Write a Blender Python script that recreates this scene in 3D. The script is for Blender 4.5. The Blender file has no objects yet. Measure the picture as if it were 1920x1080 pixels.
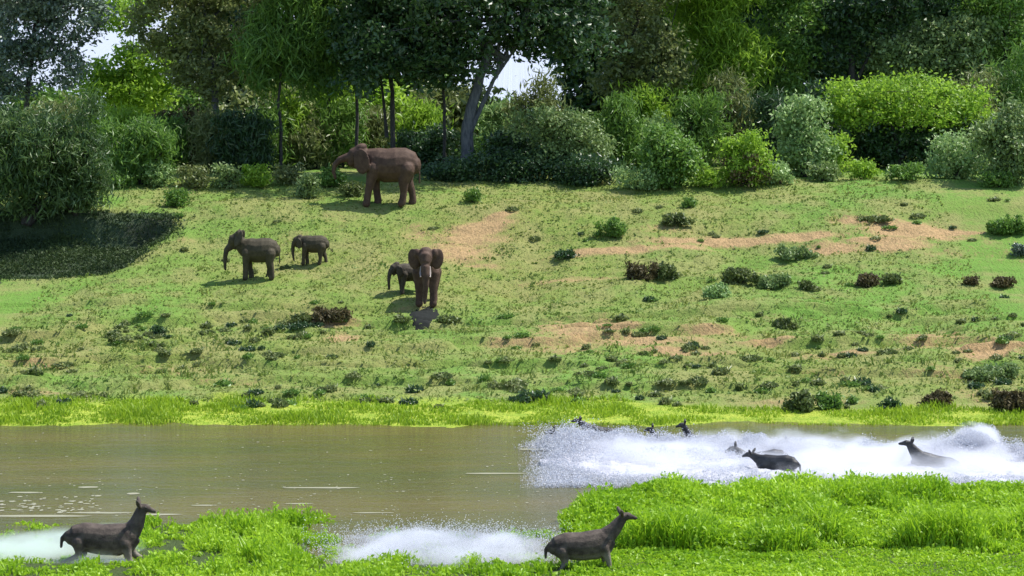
import bpy, bmesh, math, random
import numpy as np
from mathutils import Vector, Matrix, Euler
random.seed(7); RNG = np.random.default_rng(7)
S = bpy.context.scene
COL = S.collection
# ------------------------------------------------------------------ camera, sky, sun, exposure
F = 4800.0; CAMZ = 14.0; TILT = math.atan(410/F)
cam_d = bpy.data.cameras.new('camera'); cam = bpy.data.objects.new('camera', cam_d); COL.objects.link(cam)
cam.location = (0, 0, CAMZ); cam.rotation_euler = (math.pi/2 - TILT, 0, 0)
cam_d.sensor_width = 36; cam_d.lens = 36*F/1920; cam_d.clip_end = 20000; cam_d.clip_start = 1
S.camera = cam
SUN_EL = math.radians(58); SUN_AZ = math.radians(72)      # behind the trees, a little to the right
w = bpy.data.worlds.new("World"); S.world = w; w.use_nodes = True
nt = w.node_tree; bg = nt.nodes['Background']
sky = nt.nodes.new('ShaderNodeTexSky'); sky.sky_type = 'NISHITA'; sky.sun_disc = False
sky.sun_elevation = SUN_EL; sky.sun_rotation = SUN_AZ; sky.air_density = 1.0; sky.dust_density = .6
nt.links.new(sky.outputs[0], bg.inputs[0]); bg.inputs[1].default_value = 0.15
sun_d = bpy.data.lights.new('sun', 'SUN'); sun_d.energy = 4.6; sun_d.angle = math.radians(0.6); sun_d.color = (1, .96, .88)
sun = bpy.data.objects.new('sun', sun_d); COL.objects.link(sun)
sdir = Vector((math.sin(SUN_AZ)*math.cos(SUN_EL), math.cos(SUN_AZ)*math.cos(SUN_EL), math.sin(SUN_EL)))
sun.rotation_euler = (-sdir).to_track_quat('-Z', 'Y').to_euler(); sun.location = (0, 100, 60)
S.cycles.volume_bounces = 6; S.cycles.volume_step_rate = 1.0
S.view_settings.view_transform = 'Standard'; S.view_settings.look = 'None'
S.view_settings.exposure = 0.65; S.view_settings.gamma = 1; S.view_settings.use_curve_mapping = False

# ------------------------------------------------------------------ helpers
def tag(o, label=None, cat=None, group=None, kind=None):
    if label: o['label'] = label
    if cat: o['category'] = cat
    if group: o['group'] = group
    if kind: o['kind'] = kind
    return o
def hsh(ix, iy, iz, seed):
    n = (ix*374761393 + iy*668265263 + iz*2147483647 % 1000003*97 + seed*974711) & 0xffffffff
    n = ((n ^ (n >> 13))*1274126177) & 0xffffffff
    n = ((n ^ (n >> 15))*2246822519) & 0xffffffff
    return ((n ^ (n >> 16)) & 0xffffff)/float(0xffffff)
def vnoise(x, y, z=0.0, seed=0):
    x = np.asarray(x, float); y = np.asarray(y, float); z = np.asarray(z, float)+x*0
    xi = np.floor(x).astype(np.int64); yi = np.floor(y).astype(np.int64); zi = np.floor(z).astype(np.int64)
    fx = x-xi; fy = y-yi; fz = z-zi
    fx = fx*fx*(3-2*fx); fy = fy*fy*(3-2*fy); fz = fz*fz*(3-2*fz)
    r = 0
    for a in (0, 1):
        for b in (0, 1):
            for c in (0, 1):
                wgt = (fx if a else 1-fx)*(fy if b else 1-fy)*(fz if c else 1-fz)
                r = r + wgt*hsh(xi+a, yi+b, zi+c, seed)
    return r
def fbm(x, y, z=0.0, seed=0, o=4):
    r = 0; a = .5; t = 0
    for k in range(o):
        r = r + a*vnoise(np.asarray(x)*2**k, np.asarray(y)*2**k, np.asarray(z)*2**k, seed+k*13); t += a; a *= .5
    return r/t
def sstep(a, b, x):
    t = np.clip((x-a)/(b-a), 0, 1); return t*t*(3-2*t)
def row2tan(r): return math.tan(TILT + math.atan((r-540)/F))
# slope profile: (picture row, distance) -> height
PR = [(1200, 60), (1080, 70.7), (970, 80), (800, 100.3), (750, 105.5), (700, 111.5), (620, 121), (570, 127), (500, 133.5), (450, 137), (385, 142), (345, 148), (326, 155), (312, 165)]
PD = np.array([d for r, d in PR]); PZ = np.array([CAMZ - d*row2tan(r) for r, d in PR])
PZ[:4] = 0.0
PD = np.concatenate([PD, [195, 240, 310, 1500, 3500, 6000]]); PZ = np.concatenate([PZ, [PZ[-1]+.2, 5, 0.5, 1.5, 70, 190]])
PZ[0] = .2; PZ[1] = 0.12; PZ[2] = .05
def px2x(px, d): return (px-960)/F*d
def near_shore(x):                                        # distance of the near shore line along x
    return 79.3 + 5.2*sstep(1.3, 4.4, x) - 1.3*sstep(-6, -11, x)*1 + (vnoise(x*.9, x*0+3, seed=5)-.5)*1.2
def G(x, y):
    x = np.asarray(x, float); y = np.asarray(y, float)
    z = np.interp(y, PD, PZ)
    on = sstep(101, 112, y)
    z = z + on*((fbm(x*.16, y*.2, seed=1)-.5)*1.0*sstep(101, 125, y)*(1-sstep(140, 146, y)*.6) + (fbm(x*.9, y*1.3, seed=2)-.5)*.30)
    # terrace ledges on the lower slope
    led = fbm(x*.12, y*.6, seed=31)
    z = z + on*(1-sstep(124, 130, y))*sstep(.5, .56, led)*.35
    # right side rises a little earlier
    z = z + sstep(8, 24, x)*sstep(128, 150, y)*.25
    # hollow at the left
    hx = 1-sstep(px2x(250, 139), px2x(335, 139), x - (y-139)*.25)
    back = 140.3 + (vnoise(x*.7, x*0, seed=9)-.5)*.9 - (x+24)*.06
    hm = hx*sstep(131.5, 135.5, y)*(1-sstep(back-.3, back+.35, y))
    z = z - 1.3*hm
    # flooded near bank at the left
    ns = near_shore(x); pxx = x/np.maximum(y, 1)*F+960
    land = np.maximum(sstep(1030, 1130, pxx + (vnoise(y*1.3, y*0, seed=12)-.5)*60), sstep(225, 265, pxx)*(1-sstep(545, 610, pxx)))
    land = np.maximum(land, 1-sstep(71.3, 71.9, y)); z = np.where(y < 90, z*land - .12*(1-land) + (fbm(x*.9, y*.9, seed=61)-.5)*.12*(y < 88), z)
    bed = sstep(ns, ns+1.6, y)*(1-sstep(98.6, 100.7+(vnoise(x*.35, x*0, seed=6)-.5)*2.4+(vnoise(x*1.7, x*0, seed=16)-.5)*.8, y))
    z = z*(1-bed) - .9*bed
    return z
def Gs(x, y): return float(G(np.array([x]), np.array([y]))[0])
Rcam = cam.rotation_euler.to_matrix()
def ray(px, py):
    d = Rcam @ Vector(((px-960)/F, -(py-540)/F, -1)); return d/d.y
def ground_at(px, py, dmin=68, dmax=190, water=True):
    d = ray(px, py)
    ys = np.arange(dmin, dmax, .1); xs = d.x*ys; zr = CAMZ + d.z*ys
    g = G(xs, ys)
    if water: g = np.maximum(g, 0)
    k = np.argmax(zr <= g)
    if zr[k] > g[k]: k = len(ys)-1
    return Vector((xs[k], ys[k], g[k]))
def at(px, py, D):
    d = ray(px, py); return Vector((d.x*D, D, CAMZ+d.z*D))

def npmesh(name, verts, faces, mats, attrs=None, smooth=False, parent=None, loc=None, mi=None):
    """verts (n,3), faces (m,k) constant k"""
    me = bpy.data.meshes.new(name)
    verts = np.asarray(verts, np.float32); faces = np.asarray(faces, np.int32)
    me.vertices.add(len(verts)); me.vertices.foreach_set('co', verts.ravel())
    k = faces.shape[1]
    me.loops.add(faces.size); me.loops.foreach_set('vertex_index', faces.ravel())
    me.polygons.add(len(faces)); me.polygons.foreach_set('loop_start', np.arange(0, faces.size, k, dtype=np.int32))
    me.polygons.foreach_set('use_smooth', np.full(len(faces), smooth))
    if mi is not None: me.polygons.foreach_set('material_index', np.asarray(mi, np.int32))
    me.update(calc_edges=True)
    for an, av in (attrs or {}).items():
        a = me.attributes.new(an, 'FLOAT', 'POINT'); a.data.foreach_set('value', np.asarray(av, np.float32))
    for m in (mats if isinstance(mats, (list, tuple)) else [mats]): me.materials.append(m)
    o = bpy.data.objects.new(name, me); COL.objects.link(o)
    if parent: o.parent = parent
    if loc is not None: o.location = loc
    return o
def empty(name, loc, rz=0):
    o = bpy.data.objects.new(name, None); COL.objects.link(o); o.location = loc; o.rotation_euler = (0, 0, rz); o.empty_display_size = .3
    return o

# ------------------------------------------------------------------ materials
def newmat(name):
    m = bpy.data.materials.new(name); m.use_nodes = True
    t = m.node_tree; p = t.nodes['Principled BSDF']; return m, t, p
def N(t, typ, **kw):
    n = t.nodes.new(typ)
    for k, v in kw.items(): setattr(n, k, v)
    return n
def mixc(t, fac, a, b):
    n = N(t, 'ShaderNodeMix', data_type='RGBA')
    for s, v in ((0, fac), (6, a), (7, b)):
        if hasattr(v, 'links'): t.links.new(v, n.inputs[s])
        else: n.inputs[s].default_value = v if s == 0 else (*v, 1)
    return n.outputs[2]
def noise(t, scale, detail=4, rough=.6, vec=None, dist=0):
    n = N(t, 'ShaderNodeTexNoise'); n.inputs['Scale'].default_value = scale; n.inputs['Detail'].default_value = detail
    n.inputs['Roughness'].default_value = rough; n.inputs['Distortion'].default_value = dist
    if vec is not None: t.links.new(vec, n.inputs['Vector'])
    return n.outputs['Fac']
def ramp(t, fac, a, b):
    n = N(t, 'ShaderNodeMapRange'); n.interpolation_type = 'SMOOTHSTEP'
    t.links.new(fac, n.inputs[0]); n.inputs[1].default_value = a; n.inputs[2].default_value = b
    return n.outputs[0]
def mapping(t, sc):
    c = N(t, 'ShaderNodeNewGeometry'); m = N(t, 'ShaderNodeMapping'); t.links.new(c.outputs['Position'], m.inputs[0]); m.inputs['Scale'].default_value = sc
    return m.outputs[0]
def attr(t, name): return N(t, 'ShaderNodeAttribute', attribute_name=name).outputs['Fac']
def math_(t, op, a, b):
    n = N(t, 'ShaderNodeMath', operation=op)
    for i, v in enumerate((a, b)):
        if hasattr(v, 'links'): t.links.new(v, n.inputs[i])
        else: n.inputs[i].default_value = v
    n.use_clamp = op in ('ADD', 'MULTIPLY') ; return n.outputs[0]
def bump(t, p, h, strength, dist):
    b = N(t, 'ShaderNodeBump'); b.inputs['Strength'].default_value = strength; b.inputs['Distance'].default_value = dist
    t.links.new(h, b.inputs['Height']); t.links.new(b.outputs[0], p.inputs['Normal'])

def leafmat(name, c1, c2, trans=.35, rough=.45, spec=.5, highlight=None):
    m, t, p = newmat(name)
    col = mixc(t, attr(t, 'tint'), c1, c2)
    if highlight: col = mixc(t, ramp(t, attr(t, 'tint'), .9, 1.0), col, highlight)  # palest leaves carry a sunlit highlight in their colour
    t.links.new(col, p.inputs['Base Color']); p.inputs['Roughness'].default_value = rough; p.inputs['Specular IOR Level'].default_value = spec
    tr = N(t, 'ShaderNodeBsdfTranslucent'); t.links.new(col, tr.inputs[0])
    mx = N(t, 'ShaderNodeMixShader'); mx.inputs[0].default_value = trans
    t.links.new(p.outputs[0], mx.inputs[1]); t.links.new(tr.outputs[0], mx.inputs[2])
    t.links.new(mx.outputs[0], t.nodes['Material Output'].inputs[0])
    return m
def barkmat(name, c1, c2):
    m, t, p = newmat(name)
    f = noise(t, 3, 5, .7, mapping(t, (3, 3, .6)))
    t.links.new(mixc(t, ramp(t, f, .35, .65), c1, c2), p.inputs['Base Color']); p.inputs['Roughness'].default_value = .85
    bump(t, p, f, .6, .06); return m

LF = {
 'dark': leafmat('leaf_dark', (.022, .058, .022), (.065, .135, .035), .3, .4, .6, (.20, .26, .14)),
 'blue': leafmat('leaf_bluegreen', (.04, .075, .05), (.18, .24, .17), .2, .35, .7, (.4, .45, .40)),
 'olive': leafmat('leaf_olive', (.10, .14, .04), (.28, .32, .11), .35, .45, .5, (.32, .34, .18)),
 'mid': leafmat('leaf_mid', (.07, .16, .025), (.21, .36, .06), .4, .45, .5, (.26, .36, .14)),
 'lime': leafmat('leaf_lime', (.16, .30, .025), (.36, .54, .06), .5, .45, .4, (.36, .50, .12)),
 'grey': leafmat('leaf_greygreen', (.10, .17, .05), (.29, .39, .13), .3, .5, .5, (.42, .50, .26)),
 'pale': leafmat('leaf_pale', (.14, .26, .07), (.40, .54, .20), .35, .5, .5, (.56, .66, .38)),
 'brown': leafmat('leaf_brown', (.05, .042, .018), (.16, .13, .055), .25, .6, .3, (.34, .24, .15)),
 'weed': leafmat('leaf_weed', (.04, .07, .018), (.20, .25, .07), .3, .5, .4, (.26, .28, .10)),
 'bed': leafmat('leaf_bed', (.20, .38, .012), (.44, .64, .04), .45, .45, .35, (.52, .66, .16)),
 'shore': leafmat('leaf_shore', (.20, .32, .02), (.36, .50, .035), .45, .5, .3, (.50, .60, .12)),
 'bush': leafmat('leaf_bush', (.035, .085, .022), (.13, .21, .055), .3, .45, .5, (.34, .40, .18)),
 'cover': leafmat('leaf_shade_cover', (.02, .042, .016), (.07, .11, .03), .25, .6, .25),  # dark leaf colour that stands in for the shade of the hollow
 'turf': leafmat('leaf_turf', (.09, .175, .028), (.31, .33, .085), .35, .6, .3, (.40, .42, .20)),
}
BK = barkmat('bark_dark', (.02, .02, .018), (.06, .055, .05))
BKB = barkmat('bark_bluegrey', (.045, .05, .06), (.12, .125, .13))
BKP = barkmat('bark_pale', (.16, .15, .11), (.34, .31, .22))

# ------------------------------------------------------------------ ground
PATCHES = [(900, 430, 70, 16, .95, .35), (860, 470, 70, 22, .8), (930, 408, 35, 6, 1, .5), (780, 440, 40, 25, .5), (1700, 435, 95, 20, 1.0), (1660, 455, 90, 14, .9), (1740, 440, 60, 8, 1), (1600, 415, 70, 10, .7), (1560, 465, 70, 14, .8),
              (1500, 445, 90, 4, .9), (1380, 452, 80, 3.0, .9), (1280, 462, 70, 2.5, .8), (1200, 468, 60, 2.5, .7),
              (1060, 525, 110, 3, .6), (900, 500, 60, 5, .6), (1240, 430, 80, 14, .5),
              (620, 610, 60, 20, .8), (640, 635, 40, 10, .8), (590, 600, 30, 15, .5),
              (1080, 615, 90, 14, .75), (1200, 640, 160, 16, .75), (1330, 625, 80, 16, .7), (1050, 655, 100, 9, .6), (1300, 665, 160, 8, .65), (1520, 670, 80, 9, .5),
              (1850, 655, 70, 14, 1), (1740, 630, 90, 8, .6), (1780, 700, 120, 16, .5), (1850, 740, 90, 16, .5), (1560, 700, 90, 10, .4), (1500, 755, 120, 6, .55),
              (60, 738, 90, 8, .5), (60, 680, 70, 8, .5), (300, 690, 120, 6, .45), (430, 720, 120, 6, .4), (260, 445, 50, 10, .5), (290, 415, 40, 5, .6), (190, 500, 60, 10, .35), (350, 450, 30, 12, .35),
              (560, 450, 60, 20, .35), (620, 410, 60, 20, .3), (1900, 470, 60, 30, .3), (1780, 480, 120, 20, .35), (1420, 600, 120, 14, .3), (760, 585, 40, 8, .5)]
PATCHES += [(1000, 640, 120, 10, .6), (1150, 612, 60, 5, .9), (1250, 655, 60, 6, .9), (1150, 470, 120, 3.2, 1, .12), (1320, 455, 120, 3.2, 1, .1), (1480, 447, 120, 4.5, 1, .08), (1770, 438, 60, 7, 1.1), (1680, 462, 60, 7, 1.0, .12), (1560, 470, 60, 5, 1), (880, 450, 80, 20, .8), (1880, 650, 50, 12, 1), (1600, 660, 90, 5, .7), (1440, 640, 70, 5, .7)]
PATCHES = [q + (0,)*(6-len(q)) for q in PATCHES]
PC = [(ground_at(q[0], q[1]), ground_at(q[0], q[1]-q[3])) for q in PATCHES]
def dirtf(X, Y):
    d_ = np.zeros_like(X)
    for (px, py, rx, ry, a, rot), (c, s_) in zip(PATCHES, PC):
        dy = max(abs(s_.y-c.y), .45); rxx = rx/F*c.y; u = X-c.x; v = Y-c.y-u*rot
        d_ = np.maximum(d_, a*np.exp(-((u/rxx)**2+(v/dy)**2)*.8))
    return d_
def hollow_shade_mask(x, y):
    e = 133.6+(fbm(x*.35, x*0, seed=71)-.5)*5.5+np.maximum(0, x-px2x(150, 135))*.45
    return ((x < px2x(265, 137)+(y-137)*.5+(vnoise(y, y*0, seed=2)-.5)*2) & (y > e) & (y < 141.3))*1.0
def make_ground():
    xs = np.concatenate([np.array([-5000, -1500, -500, -200, -110, -70, -50, -42, -36, -31, -27]), np.arange(-24, 24.01, .14), np.array([27, 31, 36, 42, 50, 70, 110, 200, 500, 1500, 5000])])
    ys = np.concatenate([np.array([-300, 0, 30, 45, 55, 60, 64, 67]), np.arange(69, 100, .28), np.arange(100, 158, .14), np.array([159, 160, 162, 165, 168, 172, 178, 185, 195, 203, 211, 230, 260, 300, 400, 700, 1500, 3500, 6000.])])
    X, Y = np.meshgrid(xs, ys); Z = G(X, Y)
    n, m = X.shape
    idx = np.arange(n*m).reshape(n, m)
    f = np.stack([idx[:-1, :-1], idx[:-1, 1:], idx[1:, 1:], idx[1:, :-1]], -1).reshape(-1, 4)
    dirt = dirtf(X, Y)
    back = ground_at(260, 395).y
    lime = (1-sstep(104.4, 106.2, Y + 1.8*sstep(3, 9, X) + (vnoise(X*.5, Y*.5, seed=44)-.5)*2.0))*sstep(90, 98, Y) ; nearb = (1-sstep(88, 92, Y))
    up = sstep(141, 150, Y)*.7
    moist = np.clip(.5+(fbm(X*.09, Y*.12, seed=70)-.5)*2.6 + sstep(10, 22, X)*.15 + up*.5, 0, 1)
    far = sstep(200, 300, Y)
    hb = 140.6-(X+24)*.06
    hollow_shade = hollow_shade_mask(X, Y)*1.0
    m_, t, p = newmat('grassy_ground')
    pos = mapping(t, (1, 1, 1)); posf = mapping(t, (1, 1.0, 1))
    nbig = noise(t, .35, 5, .6, pos); nmid = noise(t, 1.6, 6, .7, pos); nfin = noise(t, 7, 4, .7, mapping(t, (1, .5, 1))); ng = noise(t, 22, 3, .7, mapping(t, (1, .45, 1)))
    g = mixc(t, ramp(t, nmid, .32, .68), (.215, .225, .062), (.145, .215, .036))
    g = mixc(t, attr(t, 'moist'), g, (.12, .24, .034))
    g = mixc(t, math_(t, 'MULTIPLY', ramp(t, nbig, .42, .62), .7), g, (.25, .235, .085))
    g = mixc(t, math_(t, 'MULTIPLY', ramp(t, nfin, .52, .66), .7), g, (.11, .14, .035))
    g = mixc(t, math_(t, 'MULTIPLY', ramp(t, ng, .55, .75), .5), g, (.25, .28, .10))
    d = mixc(t, ramp(t, nfin, .35, .65), (.42, .275, .135), (.25, .175, .08))
    d = mixc(t, ramp(t, ng, .6, .75), d, (.62, .44, .26))
    df = math_(t, 'ADD', attr(t, 'dirt'), math_(t, 'MULTIPLY', math_(t, 'SUBTRACT', nmid, .5), 1.0))
    sub = N(t, 'ShaderNodeMath', operation='MULTIPLY_ADD'); t.links.new(nmid, sub.inputs[0]); sub.inputs[1].default_value = 1.1; sub.inputs[2].default_value = -.55
    ad = N(t, 'ShaderNodeMath', operation='ADD'); t.links.new(attr(t, 'dirt'), ad.inputs[0]); t.links.new(sub.outputs[0], ad.inputs[1])
    s2 = N(t, 'ShaderNodeMath', operation='MULTIPLY_ADD'); t.links.new(nfin, s2.inputs[0]); s2.inputs[1].default_value = .9; s2.inputs[2].default_value = -.45
    a2 = N(t, 'ShaderNodeMath', operation='ADD'); t.links.new(ad.outputs[0], a2.inputs[0]); t.links.new(s2.outputs[0], a2.inputs[1])
    df = ramp(t, a2.outputs[0], .20, .75)
    g = mixc(t, df, g, d)
    lc = mixc(t, ramp(t, nmid, .35, .65), (.20, .30, .025), (.35, .40, .05))
    lc = mixc(t, ramp(t, nfin, .5, .7), lc, (.17, .27, .02))
    g = mixc(t, attr(t, 'lime'), g, lc)
    g = mixc(t, attr(t, 'bed'), g, (.12, .095, .055))
    g = mixc(t, attr(t, 'hollow'), g, (.03, .048, .032))  # shade of the hollow put into the ground colour
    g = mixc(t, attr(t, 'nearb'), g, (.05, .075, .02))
    g = mixc(t, attr(t, 'far'), g, (.34, .37, .44))  # far ground fills the sky gap, haze painted as its pale blue
    t.links.new(g, p.inputs['Base Color']); p.inputs['Roughness'].default_value = .9; p.inputs['Specular IOR Level'].default_value = .2
    bump(t, p, nfin, 1.0, .14)
    bedm = (Z < -.15).astype(float)
    o = npmesh('ground', np.stack([X, Y, Z], -1).reshape(-1, 3), f, m_, {'dirt': dirt.ravel(), 'lime': lime.ravel(), 'moist': (moist*.95).ravel(), 'far': far.ravel(), 'bed': bedm.ravel(), 'nearb': nearb.ravel(), 'hollow': (hollow_shade*.9).ravel()}, smooth=True)
    tag(o, kind='structure')
make_ground()

def make_water():
    m, t, p = newmat('river_water')
    a = noise(t, 1.2, 4, .6, mapping(t, (.35, 1.3, 1))); b = noise(t, 6, 3, .6, mapping(t, (.35, 1.3, 1)))
    col = mixc(t, ramp(t, noise(t, .15, 4, .6, mapping(t, (.5, 1.6, 1))), .3, .7), (.135, .108, .036), (.085, .085, .024))
    t.links.new(col, p.inputs['Base Color']); p.inputs['Roughness'].default_value = .10; p.inputs['IOR'].default_value = 1.33
    p.inputs['Specular IOR Level'].default_value = .5
    mm = N(t, 'ShaderNodeMix'); mm.inputs[0].default_value = .35; t.links.new(a, mm.inputs[2]); t.links.new(b, mm.inputs[3])
    bump(t, p, mm.outputs[0], 1.0, .07)
    xs = np.linspace(-60, 60, 160); ys = np.linspace(50, 104, 90)
    X, Y = np.meshgrid(xs, ys); Z = X*0
    idx = np.arange(X.size).reshape(X.shape)
    f = np.stack([idx[:-1, :-1], idx[:-1, 1:], idx[1:, 1:], idx[1:, :-1]], -1).reshape(-1, 4)
    tag(npmesh('river_water', np.stack([X, Y, Z], -1).reshape(-1, 3), f, m, smooth=True), kind='structure')
make_water()

# ------------------------------------------------------------------ leaf / blade geometry
def leaf_arrays(c, size, tint, droop=0.0, aspect=.5, rng=RNG, upright=0.0):
    """diamond leaves: c (n,3), size (n,)"""
    n = len(c)
    d = rng.normal(size=(n, 3)); d[:, 2] = d[:, 2]*(1-abs(droop)*.5) - droop*1.2 + upright*1.5
    d /= np.linalg.norm(d, axis=1)[:, None]
    q = rng.normal(size=(n, 3)); s = np.cross(d, q); s /= np.linalg.norm(s, axis=1)[:, None]
    nn = np.cross(d, s)
    L = size[:, None]; W = L*aspect*.5
    v = np.stack([c - d*L*.5, c + s*W + nn*L*.06, c + d*L*.5, c - s*W + nn*L*.06], 1).reshape(-1, 3)
    f = np.arange(4*n).reshape(n, 4)
    return v, f, np.repeat(tint, 4)
def blade_arrays(b, h, wd, lean, tint, rng=RNG):
    n = len(b); a = rng.uniform(0, 2*np.pi, n)
    out = np.stack([np.cos(a), np.sin(a), a*0], 1); a2 = rng.uniform(0, 2*np.pi, n)
    side = np.stack([np.cos(a2), np.sin(a2), a2*0], 1)*wd[:, None]*.5
    up = np.zeros((n, 3)); up[:, 2] = h
    mid = b + up*.55 + out*(lean*h*.3)[:, None]; tip = b + up*(1-.15*lean[:, None]) + out*(lean*h)[:, None]
    v = np.stack([b-side, b+side, mid+side*.9, tip+side*.1, tip-side*.1, mid-side*.9], 1)
    v = np.stack([b-side, b+side, mid+side*.9, mid-side*.9, tip+side*.12, tip-side*.12], 1).reshape(-1, 3)
    k = np.arange(n)[:, None]*6
    f = np.concatenate([k+np.array([[0, 1, 2, 3]]), k+np.array([[3, 2, 4, 5]])], 0)
    return v, f, np.repeat(tint, 6)
def merge(parts):
    V = []; Fc = []; T = []; o = 0
    for v, f, t in parts:
        V.append(v); Fc.append(f+o); T.append(t); o += len(v)
    return np.concatenate(V), np.concatenate(Fc), np.concatenate(T)
def crown_points(ells, n, cl=26, sig=.32, rng=RNG, shell=.55, vsq=.6):
    vol = np.array([e[3]*e[4]*e[5] for e in ells])**.75; share = vol/vol.sum()
    P = []; T = []; C = []
    for e, s in zip(ells, share):
        k = max(3, int(n*s/cl)); d = rng.normal(size=(k, 3)); d /= np.linalg.norm(d, axis=1)[:, None]
        r = (shell + (1-shell)*rng.random(k)**.7)
        r *= .78+.45*vnoise(d[:, 0]*2.2+e[0], d[:, 1]*2.2+e[1], d[:, 2]*2.2+7, seed=int(rng.integers(999)))
        c = np.array(e[:3]) + d*r[:, None]*np.array(e[3:6])
        ct = rng.random(k)
        sg = sig*(.6+.8*rng.random(k))
        p = np.repeat(c, cl, 0) + rng.normal(size=(k*cl, 3))*np.repeat(sg, cl)[:, None]*np.array([1, 1, vsq])
        P.append(p); T.append(np.clip(np.repeat(ct*.6, cl)+rng.random(k*cl)*.4, 0, 1)); C.append(c)
    return np.concatenate(P), np.concatenate(T), np.concatenate(C)
def tube(path, radii, seg=7, side=None):
    """path list of Vector, radii list of float or (rw, rh). returns verts, quads (closed with fans as degenerate quads)"""
    V = []; Fq = []; n = len(path)
    for i, p in enumerate(path):
        p = Vector(p)
        a = Vector(path[max(i-1, 0)]); b = Vector(path[min(i+1, n-1)]); d = (b-a).normalized()
        sd = Vector(side) if side else (Vector((1, 0, 0)) if abs(d.x) < .8 else Vector((0, 1, 0)))
        up = sd.cross(d).normalized(); sd = d.cross(up).normalized()
        r = radii[i]; rw, rh = (r if isinstance(r, tuple) else (r, r))
        for k in range(seg):
            t = 2*math.pi*k/seg; V.append(p + sd*math.cos(t)*rw + up*math.sin(t)*rh)
    for i in range(n-1):
        for k in range(seg):
            k2 = (k+1) % seg; Fq.append((i*seg+k, i*seg+k2, (i+1)*seg+k2, (i+1)*seg+k))
    return V, Fq
def mesh_tubes(name, tubes, mat, parent=None, loc=None, smooth=True):
    V = []; Fq = []; o = 0
    for v, f in tubes:
        V += v; Fq += [tuple(i+o for i in q) for q in f]; o += len(v)
    return npmesh(name, np.array([tuple(v) for v in V]), np.array(Fq), mat, smooth=smooth, parent=parent, loc=loc)

def tree(name, label, cat, px, D, crowns, n, mat, bark=BK, tr=.22, leaf=.24, group=None, droop=.2, aspect=.5, limbs=9, trunks=None, sig=.32, depth=.8, base=None, shell=.5, style='leaf', vsq=.6):
    """crowns: list of (px, py, rx_px, ry_px[, dD]) at the tree's own distance; trunks: list of pixel poly-lines"""
    rng = np.random.default_rng(abs(hash((name, round(px), D))) % 2**31 if False else int(px*31+D*17) % 2**31)
    x = px2x(px, D); z = Gs(x, D); root = empty(name, (x, D, z-.05)); tag(root, label, cat, group)
    o = Vector((x, D, z-.05)); ells = []
    for c in crowns:
        dD = c[4] if len(c) > 4 else 0
        w_ = at(c[0], c[1], D+dD)-o; s = (D+dD)/F
        ells.append((w_.x, w_.y, w_.z, c[2]*s, c[2]*s*depth, c[3]*s))
    P, T, C = crown_points(ells, int(n*2.3), cl=64, sig=sig*1.35, rng=rng, shell=shell, vsq=vsq); leaf = leaf*1.3
    P[:, 2] = np.maximum(P[:, 2], .1)
    if style == 'strap':
        v, f, tt = leaf_arrays(P, leaf*(1.6+1.6*rng.random(len(P))), T, droop=.9, aspect=.14, rng=rng)
    else:
        v, f, tt = leaf_arrays(P, leaf*(.6+.8*rng.random(len(P))), T, droop=droop, aspect=aspect, rng=rng)
    npmesh('crown', v, f, LF[mat], {'tint': tt}, parent=root)
    tubes = []
    if trunks is None:
        top = Vector((ells[0][0]*.8, ells[0][1]*.5, ells[0][2]*.95)); pts = [Vector((0, 0, -.3))]
        for k in range(1, 6):
            q = top*(k/5); q += Vector((rng.normal()*.12, rng.normal()*.12, 0)); pts.append(q)
        tubes.append(tube(pts, [tr*1.5, tr*1.1, tr*.9, tr*.75, tr*.55, tr*.35])); forks = [pts[3], pts[4], pts[5], pts[2]]
    else:
        forks = []
        for tk in trunks:
            r0 = tk[0]; pts = [at(a, b, D)-o for a, b in tk[1:]]
            pts = [p + Vector((0, 0, -.25)) if i == 0 else p for i, p in enumerate(pts)]
            m = len(pts); sm = []
            for i in range(m-1):
                for k in range(4):
                    sm.append(pts[i].lerp(pts[i+1], k/4) + Vector((rng.normal(), rng.normal(), 0))*r0*.12*(i+k > 0))
            sm.append(pts[-1]); tubes.append(tube(sm, [r0*(1.35 if i == 0 else 1)*(1-.6*i/(len(sm)-1)) for i in range(len(sm))], seg=8))
            forks += [sm[-1], sm[-2], sm[-4]]
    for k in range(limbs):
        f0 = forks[int(rng.integers(len(forks)))]; e = Vector(C[int(rng.integers(len(C)))]); mid = f0.lerp(e, .5) + Vector((rng.normal()*.2, rng.normal()*.2, abs(rng.normal())*.3))
        tubes.append(tube([f0, mid, e], [tr*.38, tr*.22, tr*.07], seg=5))
    mesh_tubes('trunk', tubes, bark, parent=root)
    return root

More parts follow.
